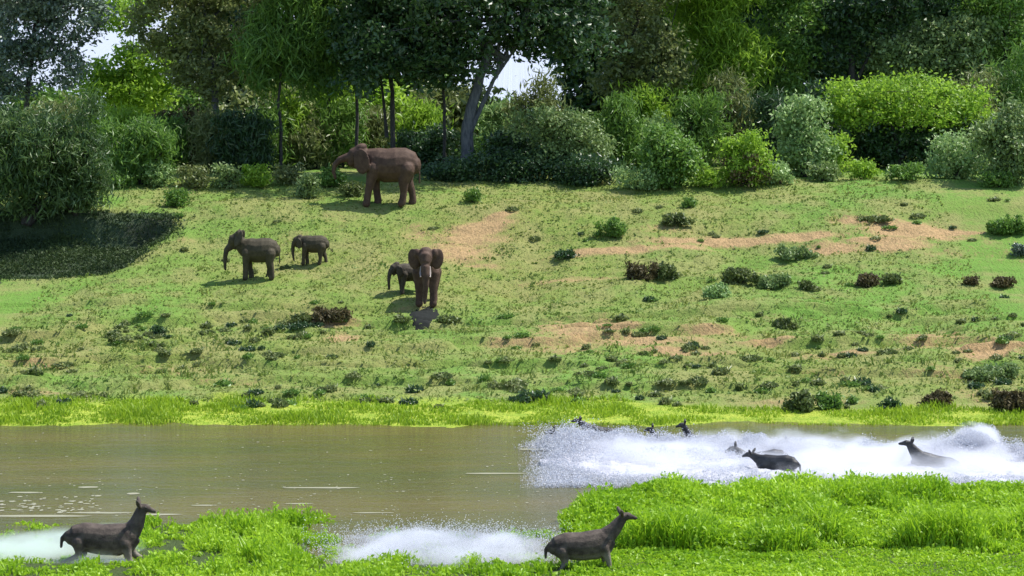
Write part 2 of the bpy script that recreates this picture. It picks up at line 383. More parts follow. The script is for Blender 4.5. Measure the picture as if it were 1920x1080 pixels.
def bush(name, label, cat, px, py, wpx, hpx, n, mat, group=None, leaf=.16, D=None, lobes=5, sig=.2, droop=0, upright=.2, aspect=.5, mat2=None, seed=0, stems=5, shell=.35, blades=0, wild=False, loose=False):
    """bush standing on the ground at picture point (px, py) of its foot"""
    rng = np.random.default_rng(int(px*13+py*7+seed))
    g = ground_at(px, py) if D is None else Vector((px2x(px, D), D, Gs(px2x(px, D), D)))
    s = g.y/F; W = wpx*s/2; H = hpx*s
    ells = [(0, 0, H*.48, W*.62, W*.5, H*.42), (0, -W*.1, H*.22, W*.8, W*.5, H*.24)]; lobes = int(lobes*2.2)
    if wild:
        ells = [(0, 0, H*.3, W*.55, W*.4, H*.3)]; stems = 4
        for k in range(7):
            a = rng.uniform(0, 2*np.pi); q = rng.uniform(.35, .95); hh = H*rng.uniform(.3, 1.0)*(1.1-q*.5)
            ells.append((math.cos(a)*W*q, math.sin(a)*W*q*.6, hh*.5, W*rng.uniform(.14, .28), W*.2, hh*.45))
        lobes = 0; sig = sig*.7
    for k in range(lobes):
        a = rng.uniform(0, 2*np.pi); rr = rng.uniform(.3, .85); h = rng.uniform(.3, .92)*(1.08-.3*rr); q = rng.uniform(.16, .34)
        ells.append((math.cos(a)*W*rr, math.sin(a)*W*rr*.7-W*.1, H*h, W*q, W*q, min(H*rng.uniform(.12, .22), W*q*1.2)))
    n = int(n*1.9); leaf = leaf*1.35
    P, T, C = crown_points(ells, n, cl=22, sig=sig*1.2, rng=rng, shell=shell)
    P[:, 2] = np.maximum(P[:, 2], rng.random(len(P))*.1)
    if loose: P[:, 2] += (rng.random(len(P))**3)*H*.10; leaf *= 1.7; aspect = .2; upright = .7
    root = empty(name, g); tag(root, label, cat, group)
    parts = [leaf_arrays(P, leaf*(.6+.8*rng.random(len(P))), T, droop=droop, upright=upright, aspect=aspect, rng=rng)]
    if blades:
        b = np.stack([rng.normal(size=blades)*W*.5, rng.normal(size=blades)*W*.3, np.zeros(blades)], 1)
        parts.append(blade_arrays(b, H*(.7+.6*rng.random(blades)), np.full(blades, leaf*.35), rng.random(blades)*.5, rng.random(blades), rng))
    v, f, tt = merge(parts)
    npmesh('foliage', v, f, LF[mat], {'tint': tt}, parent=root)
    if mat2:
        k = len(P)//4; low = P[rng.choice(len(P), k)]*np.array([.9, .9, .6]) + np.array([0, -W*.15, 0])
        v, f, tt = leaf_arrays(low, leaf*(.6+.8*rng.random(k)), rng.random(k), rng=rng); npmesh('dry_foliage', v, f, LF[mat2], {'tint': tt}, parent=root)
    tb = []
    for k in range(stems):
        e = Vector(C[int(rng.integers(len(C)))]); tb.append(tube([Vector((rng.normal()*.06, rng.normal()*.06, -.1)), Vector((e.x*.4, e.y*.4, e.z*.5)), e], [.05*max(H, .4)/1.5, .035*max(H, .4)/1.5, .01], seg=5))
    mesh_tubes('stem', tb, BK, parent=root)
    return root

# ------------------------------------------------------------------ trees (first the big named ones)
tree('broadleaf_tree', 'huge dark leafy tree with leaning blue grey trunk in the centre', 'tree', 872, 152,
     [(760, 60, 130, 110), (900, 20, 160, 110), (1010, 30, 130, 85), (700, 130, 70, 60), (860, -60, 250, 90), (1090, 60, 70, 65), (820, 130, 70, 40)], 15000, 'dark', BKB, .32, .27,
     trunks=[(.42, (874, 322), (878, 235), (896, 165), (918, 80), (930, 20)), (.16, (880, 240), (925, 150), (960, 100))], limbs=22)
tree('slender_tree', 'slim dark tree just left of the leaning trunk', 'tree', 834, 154, [(815, 60, 60, 90), (840, -40, 70, 60)], 2500, 'dark', BK, .1, .24, trunks=[(.11, (834, 300), (833, 200), (828, 90), (830, 0))])
tree('slender_tree', 'dark straight tree with black trunk behind the walking bull elephant', 'tree', 738, 155, [(710, 70, 80, 80), (740, -30, 90, 70)], 4500, 'dark', BK, .16, .25, trunks=[(.17, (738, 305), (735, 200), (730, 90), (735, 0)), (.1, (725, 250), (715, 150), (700, 60))])
tree('slender_tree', 'thin dark trunk tree between lime fronds and big dark crown', 'tree', 668, 157, [(655, 40, 50, 80), (670, 110, 40, 50)], 2400, 'mid', BK, .1, .24, trunks=[(.12, (668, 300), (670, 200), (662, 90), (655, 0))])
tree('frond_tree', 'tall lime green tree with hanging strappy fronds at its left', 'tree', 525, 156, [(560, 40, 75, 80), (510, 100, 60, 70), (600, 110, 50, 70), (560, -50, 90, 60)], 5200, 'mid', BK, .14, .26, style='strap', trunks=[(.12, (526, 318), (527, 250), (522, 190), (530, 90), (545, 20))], sig=.45)
tree('frond_tree', 'bright green frond tree left of the dark central crown', 'tree', 612, 163, [(620, 30, 50, 90), (630, 120, 40, 60), (590, -50, 60, 60)], 3200, 'lime', BK, .13, .26, style='strap', sig=.45)
tree('broadleaf_tree', 'brownish green tree with ragged crown above the brown thicket', 'tree', 405, 160, [(330, 50, 90, 75), (430, 60, 80, 90), (380, 130, 80, 60), (400, -50, 160, 60)], 8500, 'olive', BKB, .22, .25, trunks=[(.3, (408, 300), (405, 220), (400, 130), (380, 40))], limbs=16)
tree('broadleaf_tree', 'blue green tree with silvery leaves in the upper left corner', 'tree', 40, 159, [(50, 60, 80, 70), (20, 130, 60, 60), (110, 120, 45, 50), (60, -50, 140, 70), (130, 20, 60, 60)], 8500, 'blue', BK, .22, .24, trunks=[(.2, (30, 300), (50, 200), (60, 100), (70, 10))], limbs=14)
tree('broadleaf_tree', 'yellow green tree behind the gap in the upper left', 'tree', 240, 170, [(240, 165, 85, 48), (190, 150, 45, 35), (290, 120, 60, 55), (230, 20, 60, 40)], 4200, 'lime', BK, .14, .26)
tree('broadleaf_tree', 'grey green tree right of the white sky gap', 'tree', 1200, 163, [(1180, 60, 75, 80), (1230, 130, 65, 60), (1200, -40, 110, 60), (1150, 150, 40, 30)], 7000, 'olive', BK, .2, .24, limbs=14)
tree('drooping_tree', 'lime green drooping tree near the top right of centre', 'tree', 1330, 166, [(1320, 50, 65, 75), (1380, 100, 60, 50), (1340, 150, 70, 45), (1330, -40, 90, 60)], 7000, 'lime', BK, .16, .22, style='strap', limbs=12, sig=.4)
tree('broadleaf_tree', 'shaded green tree behind the pale leafy column bush', 'tree', 1430, 168, [(1440, 130, 70, 80), (1480, 40, 70, 80), (1430, 220, 80, 50), (1440, -50, 110, 60)], 7500, 'mid', BK, .18, .24, limbs=12)
tree('broadleaf_tree', 'dark crowned tree with heavy black trunk at the upper right', 'tree', 1585, 168, [(1600, 30, 75, 60), (1680, -20, 110, 60), (1560, 100, 45, 50)], 5500, 'dark', BK, .3, .26, trunks=[(.34, (1590, 300), (1588, 200), (1600, 100), (1590, 20)), (.14, (1590, 180), (1640, 80), (1680, 20))], limbs=14)
tree('broadleaf_tree', 'grey olive tree spreading over the flat topped lime bush', 'tree', 1730, 168, [(1690, 110, 65, 45), (1760, 110, 80, 55), (1830, 150, 60, 45), (1800, 70, 70, 40)], 8500, 'grey', BK, .2, .23, limbs=16)
tree('flat_topped_tree', 'wide flat topped lime tree over dark undergrowth put in as shade at the right', 'tree', 1690, 156,
     [(1590, 185, 50, 34), (1650, 178, 60, 38), (1720, 180, 60, 38), (1790, 190, 50, 34), (1620, 215, 60, 22), (1740, 218, 70, 22), (1830, 210, 30, 30)], 5200, 'lime', BK, .14, .2, trunks=[(.13, (1690, 322), (1680, 260), (1660, 200)), (.1, (1690, 290), (1730, 230), (1760, 200))], limbs=16, depth=1.1)
tree('broadleaf_tree', 'mid green tree in the upper right corner', 'tree', 1890, 169, [(1880, 50, 70, 60), (1860, -30, 100, 60), (1930, 110, 60, 70)], 5500, 'mid', BK, .2, .24, limbs=10)
# wood behind them
k = 0
for px, D, mt, pys in [(-60, 170, 'dark', 60), (90, 176, 'mid', 210), (300, 172, 'mid', 190), (420, 178, 'dark', 120), (500, 170, 'olive', 200), (590, 176, 'mid', 100), (680, 172, 'lime', 190), (770, 178, 'mid', 120), (850, 172, 'olive', 200),
                       (930, 180, 'mid', 235), (1140, 178, 'mid', 220), (1120, 172, 'dark', 40), (1260, 172, 'dark', 130), (1380, 178, 'mid', 110), (1500, 174, 'dark', 150), (1620, 176, 'mid', 160), (1640, 170, 'dark', 90), (1740, 178, 'mid', 130), (1850, 174, 'dark', 150), (1960, 170, 'mid', 130)]:
    low = pys > 180
    cr = [(px, pys+15, 80, 55), (px+30, pys+60, 70, 40)] if low else [(px, 150, 75, 75), (px-10, 40, 80, 80), (px+10, -50, 90, 60), (px, 230, 80, 50)]
    D += 10
    WT = tree('woodland_tree', {'dark': 'dark green tree deep in the wood behind the front trees', 'mid': 'mid green tree in the wood behind the front trees', 'lime': 'light green tree glimpsed in the wood left of the big trunk', 'olive': 'olive green tree in the wood behind the front trees'}[mt] if not low else {'mid': 'low mid green tree in the wood behind, ending well below the crowns', 'olive': 'low olive tree in the wood behind, ending well below the crowns', 'lime': 'low light green tree glimpsed left of the big trunk'}[mt],
         'tree', px, D, cr, 3200 if low else 6500, mt, BK, .16, .44, group='trees of the wood behind', limbs=7, sig=.5)
    q = 'behind the ' + {-60: 'far left crown edge', 90: 'blue green corner tree', 300: 'brown thicket', 420: 'brownish ragged tree', 500: 'slim fronds', 590: 'bright frond tree', 680: 'thin trunk left of the big crown', 770: 'dark straight trunk', 850: 'leaning blue grey trunk', 930: 'white gap, at its left', 1140: 'white gap, at its right', 1120: 'top of the white gap', 1260: 'grey green tree right of the gap', 1380: 'drooping lime tree', 1500: 'pale column bush', 1620: 'left end of the flat hedge', 1640: 'heavy black trunk', 1740: 'middle of the flat hedge', 1850: 'right end of the flat hedge', 1960: 'right frame edge'}[px]
    WT['label'] = {'dark': 'dark green', 'mid': 'mid green', 'lime': 'light green', 'olive': 'olive green'}[mt] + (' low tree ' if low else ' tall tree ') + 'of the wood ' + q

# ------------------------------------------------------------------ thicket along the top of the slope
B = [
 ('thicket_shrub', 'large dark shrub at the left edge above the hollow', 50, 425, 230, 245, 6000, 'bush', .22, None),
 ('thicket_shrub', 'large dense green shrub overhanging the middle of the left hollow', 145, 398, 170, 215, 4000, 'bush', .2, None),
 ('thicket_shrub', 'green shrub between the hollow and the brown thicket', 265, 345, 130, 125, 3200, 'mid', .2, None),
 ('dry_thicket', 'dark reddish brown thicket with pale twigs at the upper left', 350, 318, 130, 130, 3800, 'brown', .2, None),
 ('thicket_shrub', 'dark green shrub right of the brown thicket', 455, 325, 120, 120, 3200, 'dark', .2, None),
 ('thicket_shrub', 'olive shrub left of the bull elephant', 590, 315, 120, 95, 2200, 'olive', .2, None),
 ('round_shrub', 'smooth rounded grey green shrub under the white sky gap', 1050, 338, 190, 165, 6000, 'grey', .17, None),
 ('thicket_shrub', 'yellow green shrub behind the rounded grey green one', 1120, 300, 110, 120, 2500, 'lime', .2, 160),
 ('thicket_shrub', 'dark green shrub right of the small silvery bush', 1255, 352, 130, 120, 3800, 'mid', .19, None),
 ('thicket_shrub', 'pale topped shrub behind the dark one right of centre', 1240, 300, 130, 110, 2200, 'pale', .18, 159),
 ('silvery_bush', 'small silvery bush at the foot of the thicket', 1190, 354, 84, 40, 900, 'pale', .13, None),
 ('two_tone_bush', 'lime topped bush with red brown base', 1398, 348, 100, 105, 2600, 'lime', .17, None),
 ('column_bush', 'tall pale leafed column bush beside the flat topped hedge', 1505, 330, 110, 180, 4200, 'pale', .2, None),
 ('thicket_shrub', 'wide dark undergrowth put in as shade beneath the flat topped lime tree', 1690, 322, 270, 110, 6500, 'dark', .2, 157.5),  # dark leaves imitate the shaded lower half of the flat topped crown
 ('narrow_bush', 'narrow yellow green bush right of the pale column bush', 1562, 328, 50, 95, 900, 'lime', .17, None),
 ('round_bush', 'round pale green bush at the right below the wide hedge', 1792, 335, 125, 95, 3000, 'pale', .16, None),
 ('thicket_shrub', 'grey green shrub against the right edge', 1890, 345, 120, 170, 4000, 'grey', .2, None),
 ('thicket_shrub', 'dark shrub filling the shade right of the leaning trunk', 960, 325, 110, 90, 2600, 'dark', .2, 153),
 ('shade_undergrowth', 'low dark undergrowth put in as shade just right of the bull elephant', 850, 340, 150, 48, 2200, 'dark', .16, None),  # this and the next two imitate the shade band under the trees
 ('shade_undergrowth', 'low dark undergrowth put in as shade at the foot of the leaning trunk', 965, 341, 170, 60, 2600, 'dark', .16, None),
 ('shade_undergrowth', 'low dark undergrowth put in as shade left of the silvery bush', 1090, 344, 150, 64, 2600, 'dark', .16, None),
 ('reed_clump', 'pale reeds leaning beside the big trunk', 935, 312, 110, 120, 1500, 'pale', .26, None),
 ('thicket_shrub', 'dark shrub in the shade behind the bull elephant', 800, 322, 130, 80, 3000, 'dark', .2, 156),
]
for nm, lb, px, py, wp, hp, n, mt, lf, D in B:
    lobes = 9 if wp > 180 else 5
    r = bush(nm, lb, 'hedge' if nm == 'hedge_bush' else 'bush', px, py, wp, hp, n, mt, leaf=lf, D=D, lobes=lobes, sig=.26, mat2='brown' if nm == 'two_tone_bush' else None, stems=8, loose=px in (50, 145, 265, 590, 455, 935))
for px, hp, wp, D, mt, lb in [(100, 150, 120, 152, 'olive', 'shrub rising behind the two big left shrubs'), (215, 120, 100, 158, 'lime', 'light green shrub between the left shrubs and the brown thicket'), (310, 110, 90, 158, 'mid', 'green shrub just left of the brown thicket top'),
  (405, 120, 90, 157, 'olive', 'olive shrub at the foot of the ragged brownish tree'), (500, 120, 90, 159, 'mid', 'green ragged shrub left of the slim frond trunk'), (550, 150, 90, 161, 'lime', 'tall light green frond shrub right of the slim frond trunk'), (640, 130, 80, 161, 'mid', 'green frond shrub above the head of the bull elephant'),
  (700, 120, 80, 163, 'olive', 'olive shrub over the back of the bull elephant'), (790, 130, 70, 163, 'lime', 'lime shrub seen between the thin dark trunks'), (1010, 190, 100, 157, 'olive', 'tall olive shrub rising toward the white gap'), (1165, 150, 90, 158, 'mid', 'ragged green shrub right of the white gap'), (1215, 170, 90, 161, 'lime', 'light shrub under the grey green tree'),
  (1310, 160, 110, 160, 'mid', 'tall green ragged shrub under the drooping lime tree'), (1370, 190, 90, 163, 'olive', 'olive shrub behind the two tone bush'), (1450, 150, 90, 160, 'dark', 'dark shrub left of the pale column bush'), (1545, 170, 70, 160, 'dark', 'dark shrub right of the pale column bush'), (1835, 190, 110, 159, 'olive', 'tall olive shrub right of the flat topped tree'), (1900, 240, 110, 160, 'mid', 'tall green shrub in front of the right corner tree')]:
    bush('ragged_shrub', lb, 'bush', px, 320, wp, hp, 2600, mt, leaf=.2, D=D, lobes=7, sig=.34, stems=9, loose=True)
for i, (px, py, wp, hp, mt, lb) in enumerate([
  (215, 352, 70, 34, 'mid', 'low green bush on the ledge above the left hollow'), (300, 348, 80, 42, 'pale', 'pale leafy bush under the brown thicket'), (365, 352, 70, 44, 'olive', 'olive bush under the brown thicket'),
  (425, 352, 66, 42, 'grey', 'grey green bush along the grass edge left of the slim trunk'), (480, 350, 66, 42, 'lime', 'bright yellow green bush at the grass edge by the slim trunk'), (540, 345, 60, 40, 'olive', 'olive bush at the grass edge right of the slim trunk'),
  (575, 372, 50, 45, 'grey', 'small grey green bush left of the bull elephant trunk'), (625, 350, 50, 40, 'mid', 'small green bush under the bull elephant trunk'), (660, 368, 36, 24, 'weed', 'dark little bush by the forefeet of the bull elephant'),
  (1330, 352, 70, 40, 'lime', 'low lime bush left of the red brown based bush'), (1460, 345, 70, 40, 'pale', 'low pale bush at the foot of the column bush'), (1545, 340, 60, 36, 'grey', 'low grey bush at the right foot of the column bush'),
  (1620, 335, 70, 36, 'lime', 'low lime bush in front of the wide hedge'), (1700, 336, 80, 30, 'mid', 'low green bush in front of the wide hedge centre'), (1870, 350, 70, 36, 'mid', 'low green bush near the right edge of the thicket'),
  (330, 388, 44, 34, 'mid', 'small green bush at the right rim of the left hollow'), (155, 400, 46, 44, 'pale', 'pale bush on the rim of the dark hollow'), (1100, 350, 60, 30, 'dark', 'low dark bush in the shade left of the silvery bush')]):
    bush('low_bush', lb, 'bush', px, py, wp, hp, 700, mt, leaf=.15, lobes=4, sig=.15)

# larger single bushes out on the slope
for px, py, wp, hp, mt, lb, nm in [
  (1150, 446, 60, 58, 'mid', 'rounded green bush alone on the upper slope right of centre', 'slope_bush'), (1270, 422, 56, 36, 'weed', 'brownish low bush above the sandy track', 'slope_bush'), (1292, 390, 34, 32, 'mid', 'small dark green bush high on the slope right of centre', 'slope_bush'),
  (1195, 524, 70, 48, 'brown', 'brown bush below the sandy track', 'dry_bush'), (1245, 524, 70, 50, 'weed', 'dark green bush joined to the brown one below the track', 'slope_bush'),
  (1385, 530, 80, 46, 'weed', 'dark leafy bush, left end of the bush row right of centre', 'slope_bush'), (1450, 540, 84, 36, 'grey', 'grey green bush, right end of the bush row right of centre', 'slope_bush'), (1345, 560, 66, 44, 'pale', 'pale spiky bush in front of the bush row', 'slope_bush'),
  (1490, 486, 80, 36, 'grey', 'grey bush beneath the bare sandy bank', 'slope_bush'), (1622, 538, 52, 40, 'brown', 'dark red brown bush beside its smaller green twin', 'dry_bush'), (1672, 532, 42, 30, 'weed', 'small dark green bush beside the red brown one', 'slope_bush'),
  (1512, 544, 34, 24, 'weed', 'little dark bush right of the bush row', 'slope_bush'), (1822, 534, 34, 24, 'brown', 'small brown bush near the right edge, mid slope', 'dry_bush'), (1880, 538, 50, 30, 'brown', 'brown bush close to the right edge, mid slope', 'dry_bush'),
  (1060, 484, 44, 24, 'dark', 'low dark bush at the left end of the sandy track', 'slope_bush'), (885, 378, 36, 38, 'mid', 'small upright green bush on the upper slope below the shade', 'slope_bush'), (1895, 440, 80, 46, 'mid', 'dark green bush at the right edge by the sandy bank', 'slope_bush'),
  (1910, 480, 40, 34, 'blue', 'blue green bush at the right edge under the dark green one', 'slope_bush'), (1640, 415, 90, 14, 'weed', 'long low dark scrub above the sandy bank', 'slope_bush'),
  (620, 606, 70, 40, 'brown', 'brown dry bush on bare soil below the calf', 'dry_bush'), (570, 606, 50, 22, 'weed', 'dark weeds left of the bare soil below the calf', 'slope_bush'), (840, 604, 60, 16, 'weed', 'dark low bush right of the painted shadow patch', 'slope_bush'), (755, 606, 36, 18, 'weed', 'low bush left of the painted shadow patch', 'slope_bush'),
  (1470, 616, 46, 30, 'weed', 'dark weedy bush below the bush row', 'slope_bush'), (1860, 712, 110, 44, 'grey', 'grey green bush on the lower slope at the right', 'slope_bush'), (1900, 770, 80, 60, 'brown', 'straw brown bush in the lower right corner of the slope', 'dry_bush'),
  (1500, 770, 70, 52, 'weed', 'dark upright bush just above the lime shore strip', 'slope_bush'), (1550, 766, 50, 40, 'mid', 'green bush right of the dark upright one above the shore', 'slope_bush'), (1670, 768, 36, 30, 'dark', 'small dark bush above the shore strip', 'slope_bush'), (1765, 760, 60, 44, 'brown', 'brown bush above the shore strip at the right', 'dry_bush'),
  (300, 632, 24, 30, 'dark', 'dark upright bush on the left slope', 'slope_bush'), (1000, 752, 90, 26, 'dark', 'dark low scrub above the lime strip in the middle', 'slope_bush')]:
    n = int(max(220, wp*hp*.55)); bush(nm, lb, 'bush', px, py, wp, hp, n, mt, leaf=.12 if wp > 40 else .1, lobes=5, sig=.11, upright=.5, wild=True, blades=0)

# ------------------------------------------------------------------ weed clumps dotted on the slope
protos = []  # weeds
for k, mt in enumerate(['weed', 'dark', 'weed', 'mid', 'weed', 'olive', 'olive', 'mid']):
    rng = np.random.default_rng(100+k); nb = 34; sp = .16+.05*(k % 3)
    an = rng.uniform(0, 6.283, nb); rd = np.sqrt(rng.random(nb))*sp*1.2; b = np.stack([np.cos(an)*rd, np.sin(an)*rd, np.full(nb, -.03)], 1)
    p1 = blade_arrays(b, .14+.24*rng.random(nb), .035+.03*rng.random(nb), .2+rng.random(nb)*.8, rng.random(nb), rng)
    an = rng.uniform(0, 6.283, 110); rd = np.sqrt(rng.random(110))*sp*1.25; c = np.stack([np.cos(an)*rd, np.sin(an)*rd, .03+.20*rng.random(110)**1.5*(1.4-rd/sp/1.25)], 1)
    p2 = leaf_arrays(c, .12+.08*rng.random(110), rng.random(110), upright=.3, rng=rng)
    v, f, tt = merge([p1, p2]); o = npmesh('weed_clump', v, f, LF[mt], {'tint': tt}); protos.append((o.data, mt)); bpy.data.objects.remove(o)
LBL = {'weed': 'small dark weed clump dotted on the grassy slope', 'dark': 'small blackish green weed clump on the grassy slope', 'mid': 'small fresh green weed clump on the grassy slope', 'brown': 'small dry brown weed clump on the grassy slope', 'olive': 'small olive weed clump on the grassy slope'}
LM = [(484, 480, 'the elephant with raised ear'), (588, 470, 'the half grown elephant'), (800, 520, 'the elephant facing the camera'), (724, 330, 'the bull elephant'), (1150, 425, 'the rounded upper bush'), (1270, 410, 'the bush above the track'),
 (1220, 505, 'the joined twin bushes'), (1385, 510, 'the leafy middle row bush'), (1450, 525, 'the grey middle row bush'), (1345, 545, 'the pale spiky bush'), (1490, 470, 'the sandy bank bush'), (1645, 525, 'the red brown bush'),
 (1822, 525, 'the small brown bush'), (1895, 430, 'the right edge bush'), (1060, 475, 'the track end bush'), (885, 365, 'the bush below the shade'), (620, 590, 'the dry bush on bare soil'), (300, 620, 'the upright left bush'), (1470, 605, 'the weedy bush below the row'),
 (1860, 695, 'the low grey green bush'), (1500, 745, 'the upright shore bush'), (1670, 755, 'the small shore bush'), (1765, 740, 'the brown bush above the shore'), (1900, 745, 'the straw brown corner bush'), (1000, 742, 'the dark scrub above the lime strip'), (794, 587, 'the painted shadow patch'), (1200, 640, 'the bare earth in the middle'), (60, 700, 'the left frame edge'), (200, 440, 'the left hollow')]
RK = {}
ORD = ['nearest', 'second', 'third', 'fourth', 'fifth', 'sixth', 'seventh', 'eighth', 'ninth', 'tenth', 'eleventh', 'twelfth', 'thirteenth', 'fourteenth', 'fifteenth', 'sixteenth', 'seventeenth', 'eighteenth']
rr = random.Random(3); cnt = 0
def rows():
    while True:
        z = rr.random()
        if z < .34: yield rr.uniform(0, 1920), rr.uniform(715, 768)
        elif z < .60: yield rr.uniform(0, 720), rr.uniform(590, 705)
        elif z < .84: yield rr.uniform(900, 1920), rr.uniform(590, 715)
        elif z < .93: yield rr.uniform(880, 1920), rr.uniform(350, 585)
        else: yield rr.uniform(330, 900), rr.uniform(395, 590)
gen = rows()
while cnt < 290:
    px, py = next(gen)
    if vnoise(px/90., py/28., seed=8) < .42 and rr.random() < .8: continue
    if 400 < px < 850 and 430 < py < 600 and rr.random() < .8: continue
    me, mt = protos[rr.randrange(len(protos))]
    o = bpy.data.objects.new('weed_clump', me); COL.objects.link(o); o.location = ground_at(px, py)
    s = rr.uniform(.5, 1.05)*(1.15 if py > 700 else 1); o.scale = (s*rr.uniform(.9, 1.7), s, s*rr.uniform(.7, 1.2)); o.rotation_euler = (0, 0, rr.uniform(0, .6))
    reg = 'just above the lime shore strip' if py > 715 else ('on the upper slope' if py < 470 else ('in the middle of the slope' if py < 588 else ('on the lower left slope' if px < 720 else 'on the lower right slope')))
    kd = {'weed': 'dark', 'dark': 'blackish', 'mid': 'green', 'brown': 'brown', 'olive': 'olive'}[mt]
    tag(o, None, 'weeds', {'weed': 'small dark', 'dark': 'blackish', 'mid': 'fresh green', 'brown': 'dry brown', 'olive': 'olive'}[mt] + ' weed clumps ' + reg); cnt += 1
    q = min(LM, key=lambda l: (l[0]-px)**2+((l[1]-py)*1.5)**2); dx = px-q[0]; dy = py-q[1]
    dr = ('left of' if dx < 0 else 'right of') if abs(dx) > abs(dy)*2 else ('below' if dy > 0 else 'above') + ('' if abs(dx) < abs(dy)*.5 else (' and left of' if dx < 0 else ' and right of'))
    RK.setdefault((kd, dr, q[2]), []).append((dx*dx+dy*dy, o))

for (kd, dr, nm), L in RK.items():
    for i, (d, o) in enumerate(sorted(L, key=lambda e: e[0])):
        o['label'] = f'{kd} weed clump {dr} {nm}' + ('' if len(L) == 1 else (', nearest one' if i == 0 else f', {ORD[min(i, 17)]} nearest'))
# ------------------------------------------------------------------ grass as stuff
def scatter_blades(name, label, cat, n, region, hfun, wd, mat, lean=.5, leaf=0, seed=1, tintf=None):
    rng = np.random.default_rng(seed); x0, x1, y0, y1 = region
    x = rng.uniform(x0, x1, n*3); y = rng.uniform(y0, y1, n*3); h = hfun(x, y); keep = (h > .02)
    x, y, h = x[keep][:n], y[keep][:n], h[keep][:n]; z = G(x, y); z = np.maximum(z, -.02)
    b = np.stack([x, y, z-.02], 1); m = len(x); hh = h*(.55+.9*rng.random(m))
    tt = np.clip(rng.random(m)*.35 + .9*(fbm(x*.33, y*.6, seed=seed)-.25)*1.2, 0, 1)
    parts = [blade_arrays(b, hh, np.full(m, wd)*(.6+.8*rng.random(m)), lean*(.3+rng.random(m)), tt, rng)]
    if leaf:
        k = rng.choice(m, int(m*leaf)); c = b[k] + np.stack([rng.normal(size=len(k))*.08, rng.normal(size=len(k))*.08, hh[k]*rng.uniform(.4, 1, len(k))], 1)
        parts.append(leaf_arrays(c, wd*3*(.6+.8*rng.random(len(k))), tt[k], rng=rng, aspect=.55))
    v, f, t_ = merge(parts); o = npmesh(name, v, f, LF[mat], {'tint': t_}); return tag(o, label, cat, kind='stuff')
c_shadow = ground_at(794, 585)
scatter_blades('slope_grass', 'short olive green turf covering the elephant slope', 'grass', 52000, (-24, 24, 105, 150), lambda x, y: .06+.55*np.clip(fbm(x*1.3, y*1.1, seed=90)-.50, 0, .5)*(.3+1.2*(1-sstep(115, 128, y))+.4)*1.0 - 9*(dirtf(x, y)+(vnoise(x*2.2, y*2.2, seed=77)-.5)*.7 > .5) - 9*(((x-c_shadow.x)/.95)**2+((y-c_shadow.y)/2.3)**2 < 1) - 9*(hollow_shade_mask(x, y) > .5), .06, 'turf', .9, leaf=.35, seed=4)
scatter_blades('hollow_shade_plants', 'dark leafy ground cover put in as shade in the hollow at the left', 'ground cover', 16000, (-29, -16, 130.5, 141.3), lambda x, y: np.where(hollow_shade_mask(x+RNG.normal(size=x.shape)*.5, y+RNG.normal(size=x.shape)*.8) > .5, .10+.35*(fbm(x*.9, y*.9, seed=92)-.3), 0), .05, 'cover', .8, leaf=.5, seed=14)  # dark plants added to imitate shade lying in the hollow
scatter_blades('shore_grass', 'bright lime grass strip along the far shore', 'grass', 26000, (-22, 22, 100.1, 105.6), lambda x, y: np.where(y < 105.6-1.8*sstep(3, 9, x), np.clip(.04+.7*(fbm(x*.7, y*.9, seed=91)-.35), .03, .4), 0), .05, 'shore', .5, seed=5)
def bedh(x, y):
    ns = near_shore(x); edge = 73.1+(vnoise(x*.8, x*0, seed=57)-.5)*.9; tall = sstep(edge, edge+.25, y)
    return (.22+.78*tall)*(1+.75*tall*(1-sstep(edge+1.5, edge+4, y)))*np.where((y < ns+.5) & (x > px2x(1075, 84) + (vnoise(y*1.3, y*0, seed=12)-.5)*1.2), np.clip(.14+1.5*(fbm(x*.75, y*.45, seed=55)-.38), .10, .62)*(1-.4*sstep(ns-1.0, ns+.5, y)), 0)
scatter_blades('waterside_plants', 'thick bed of bright green waterside plants at the lower right', 'plants', 58000, (1.0, 19, 67.5, 88.5), bedh, .05, 'bed', .5, leaf=1.4, seed=6)
def leftbed(x, y):
    ns = near_shore(x); px = x/y*F+960; an = 0
    mound = np.exp(-((px-480)/110.)**2)*.22 + .08
    a = sstep(215, 260, px)*(1-sstep(560, 640, px)) + .5*(1-sstep(200, 240, px))*(fbm(x*1.5, y*1.2, seed=8) > .45) + .55*(px > 600)*(px < 1080)*(y < 76.5)*(fbm(x*1.3, y*1.6, seed=88) > .5) + .8*(y < 71.6)*((px > 240) | (fbm(x*1.2, y, seed=9) > .52))
    return np.where((y < ns-.1) & (fbm(x*1.4, y*1.0, seed=58) > .40), np.clip(a, 0, 1)*(mound+.8*(fbm(x*1.1, y*.8, seed=56)-.42)), 0)
scatter_blades('waterside_grass', 'bright green grass tufts at the lower left water edge', 'grass', 17000, (-16, 3, 67.5, 80), leftbed, .045, 'bed', .45, leaf=.8, seed=7)

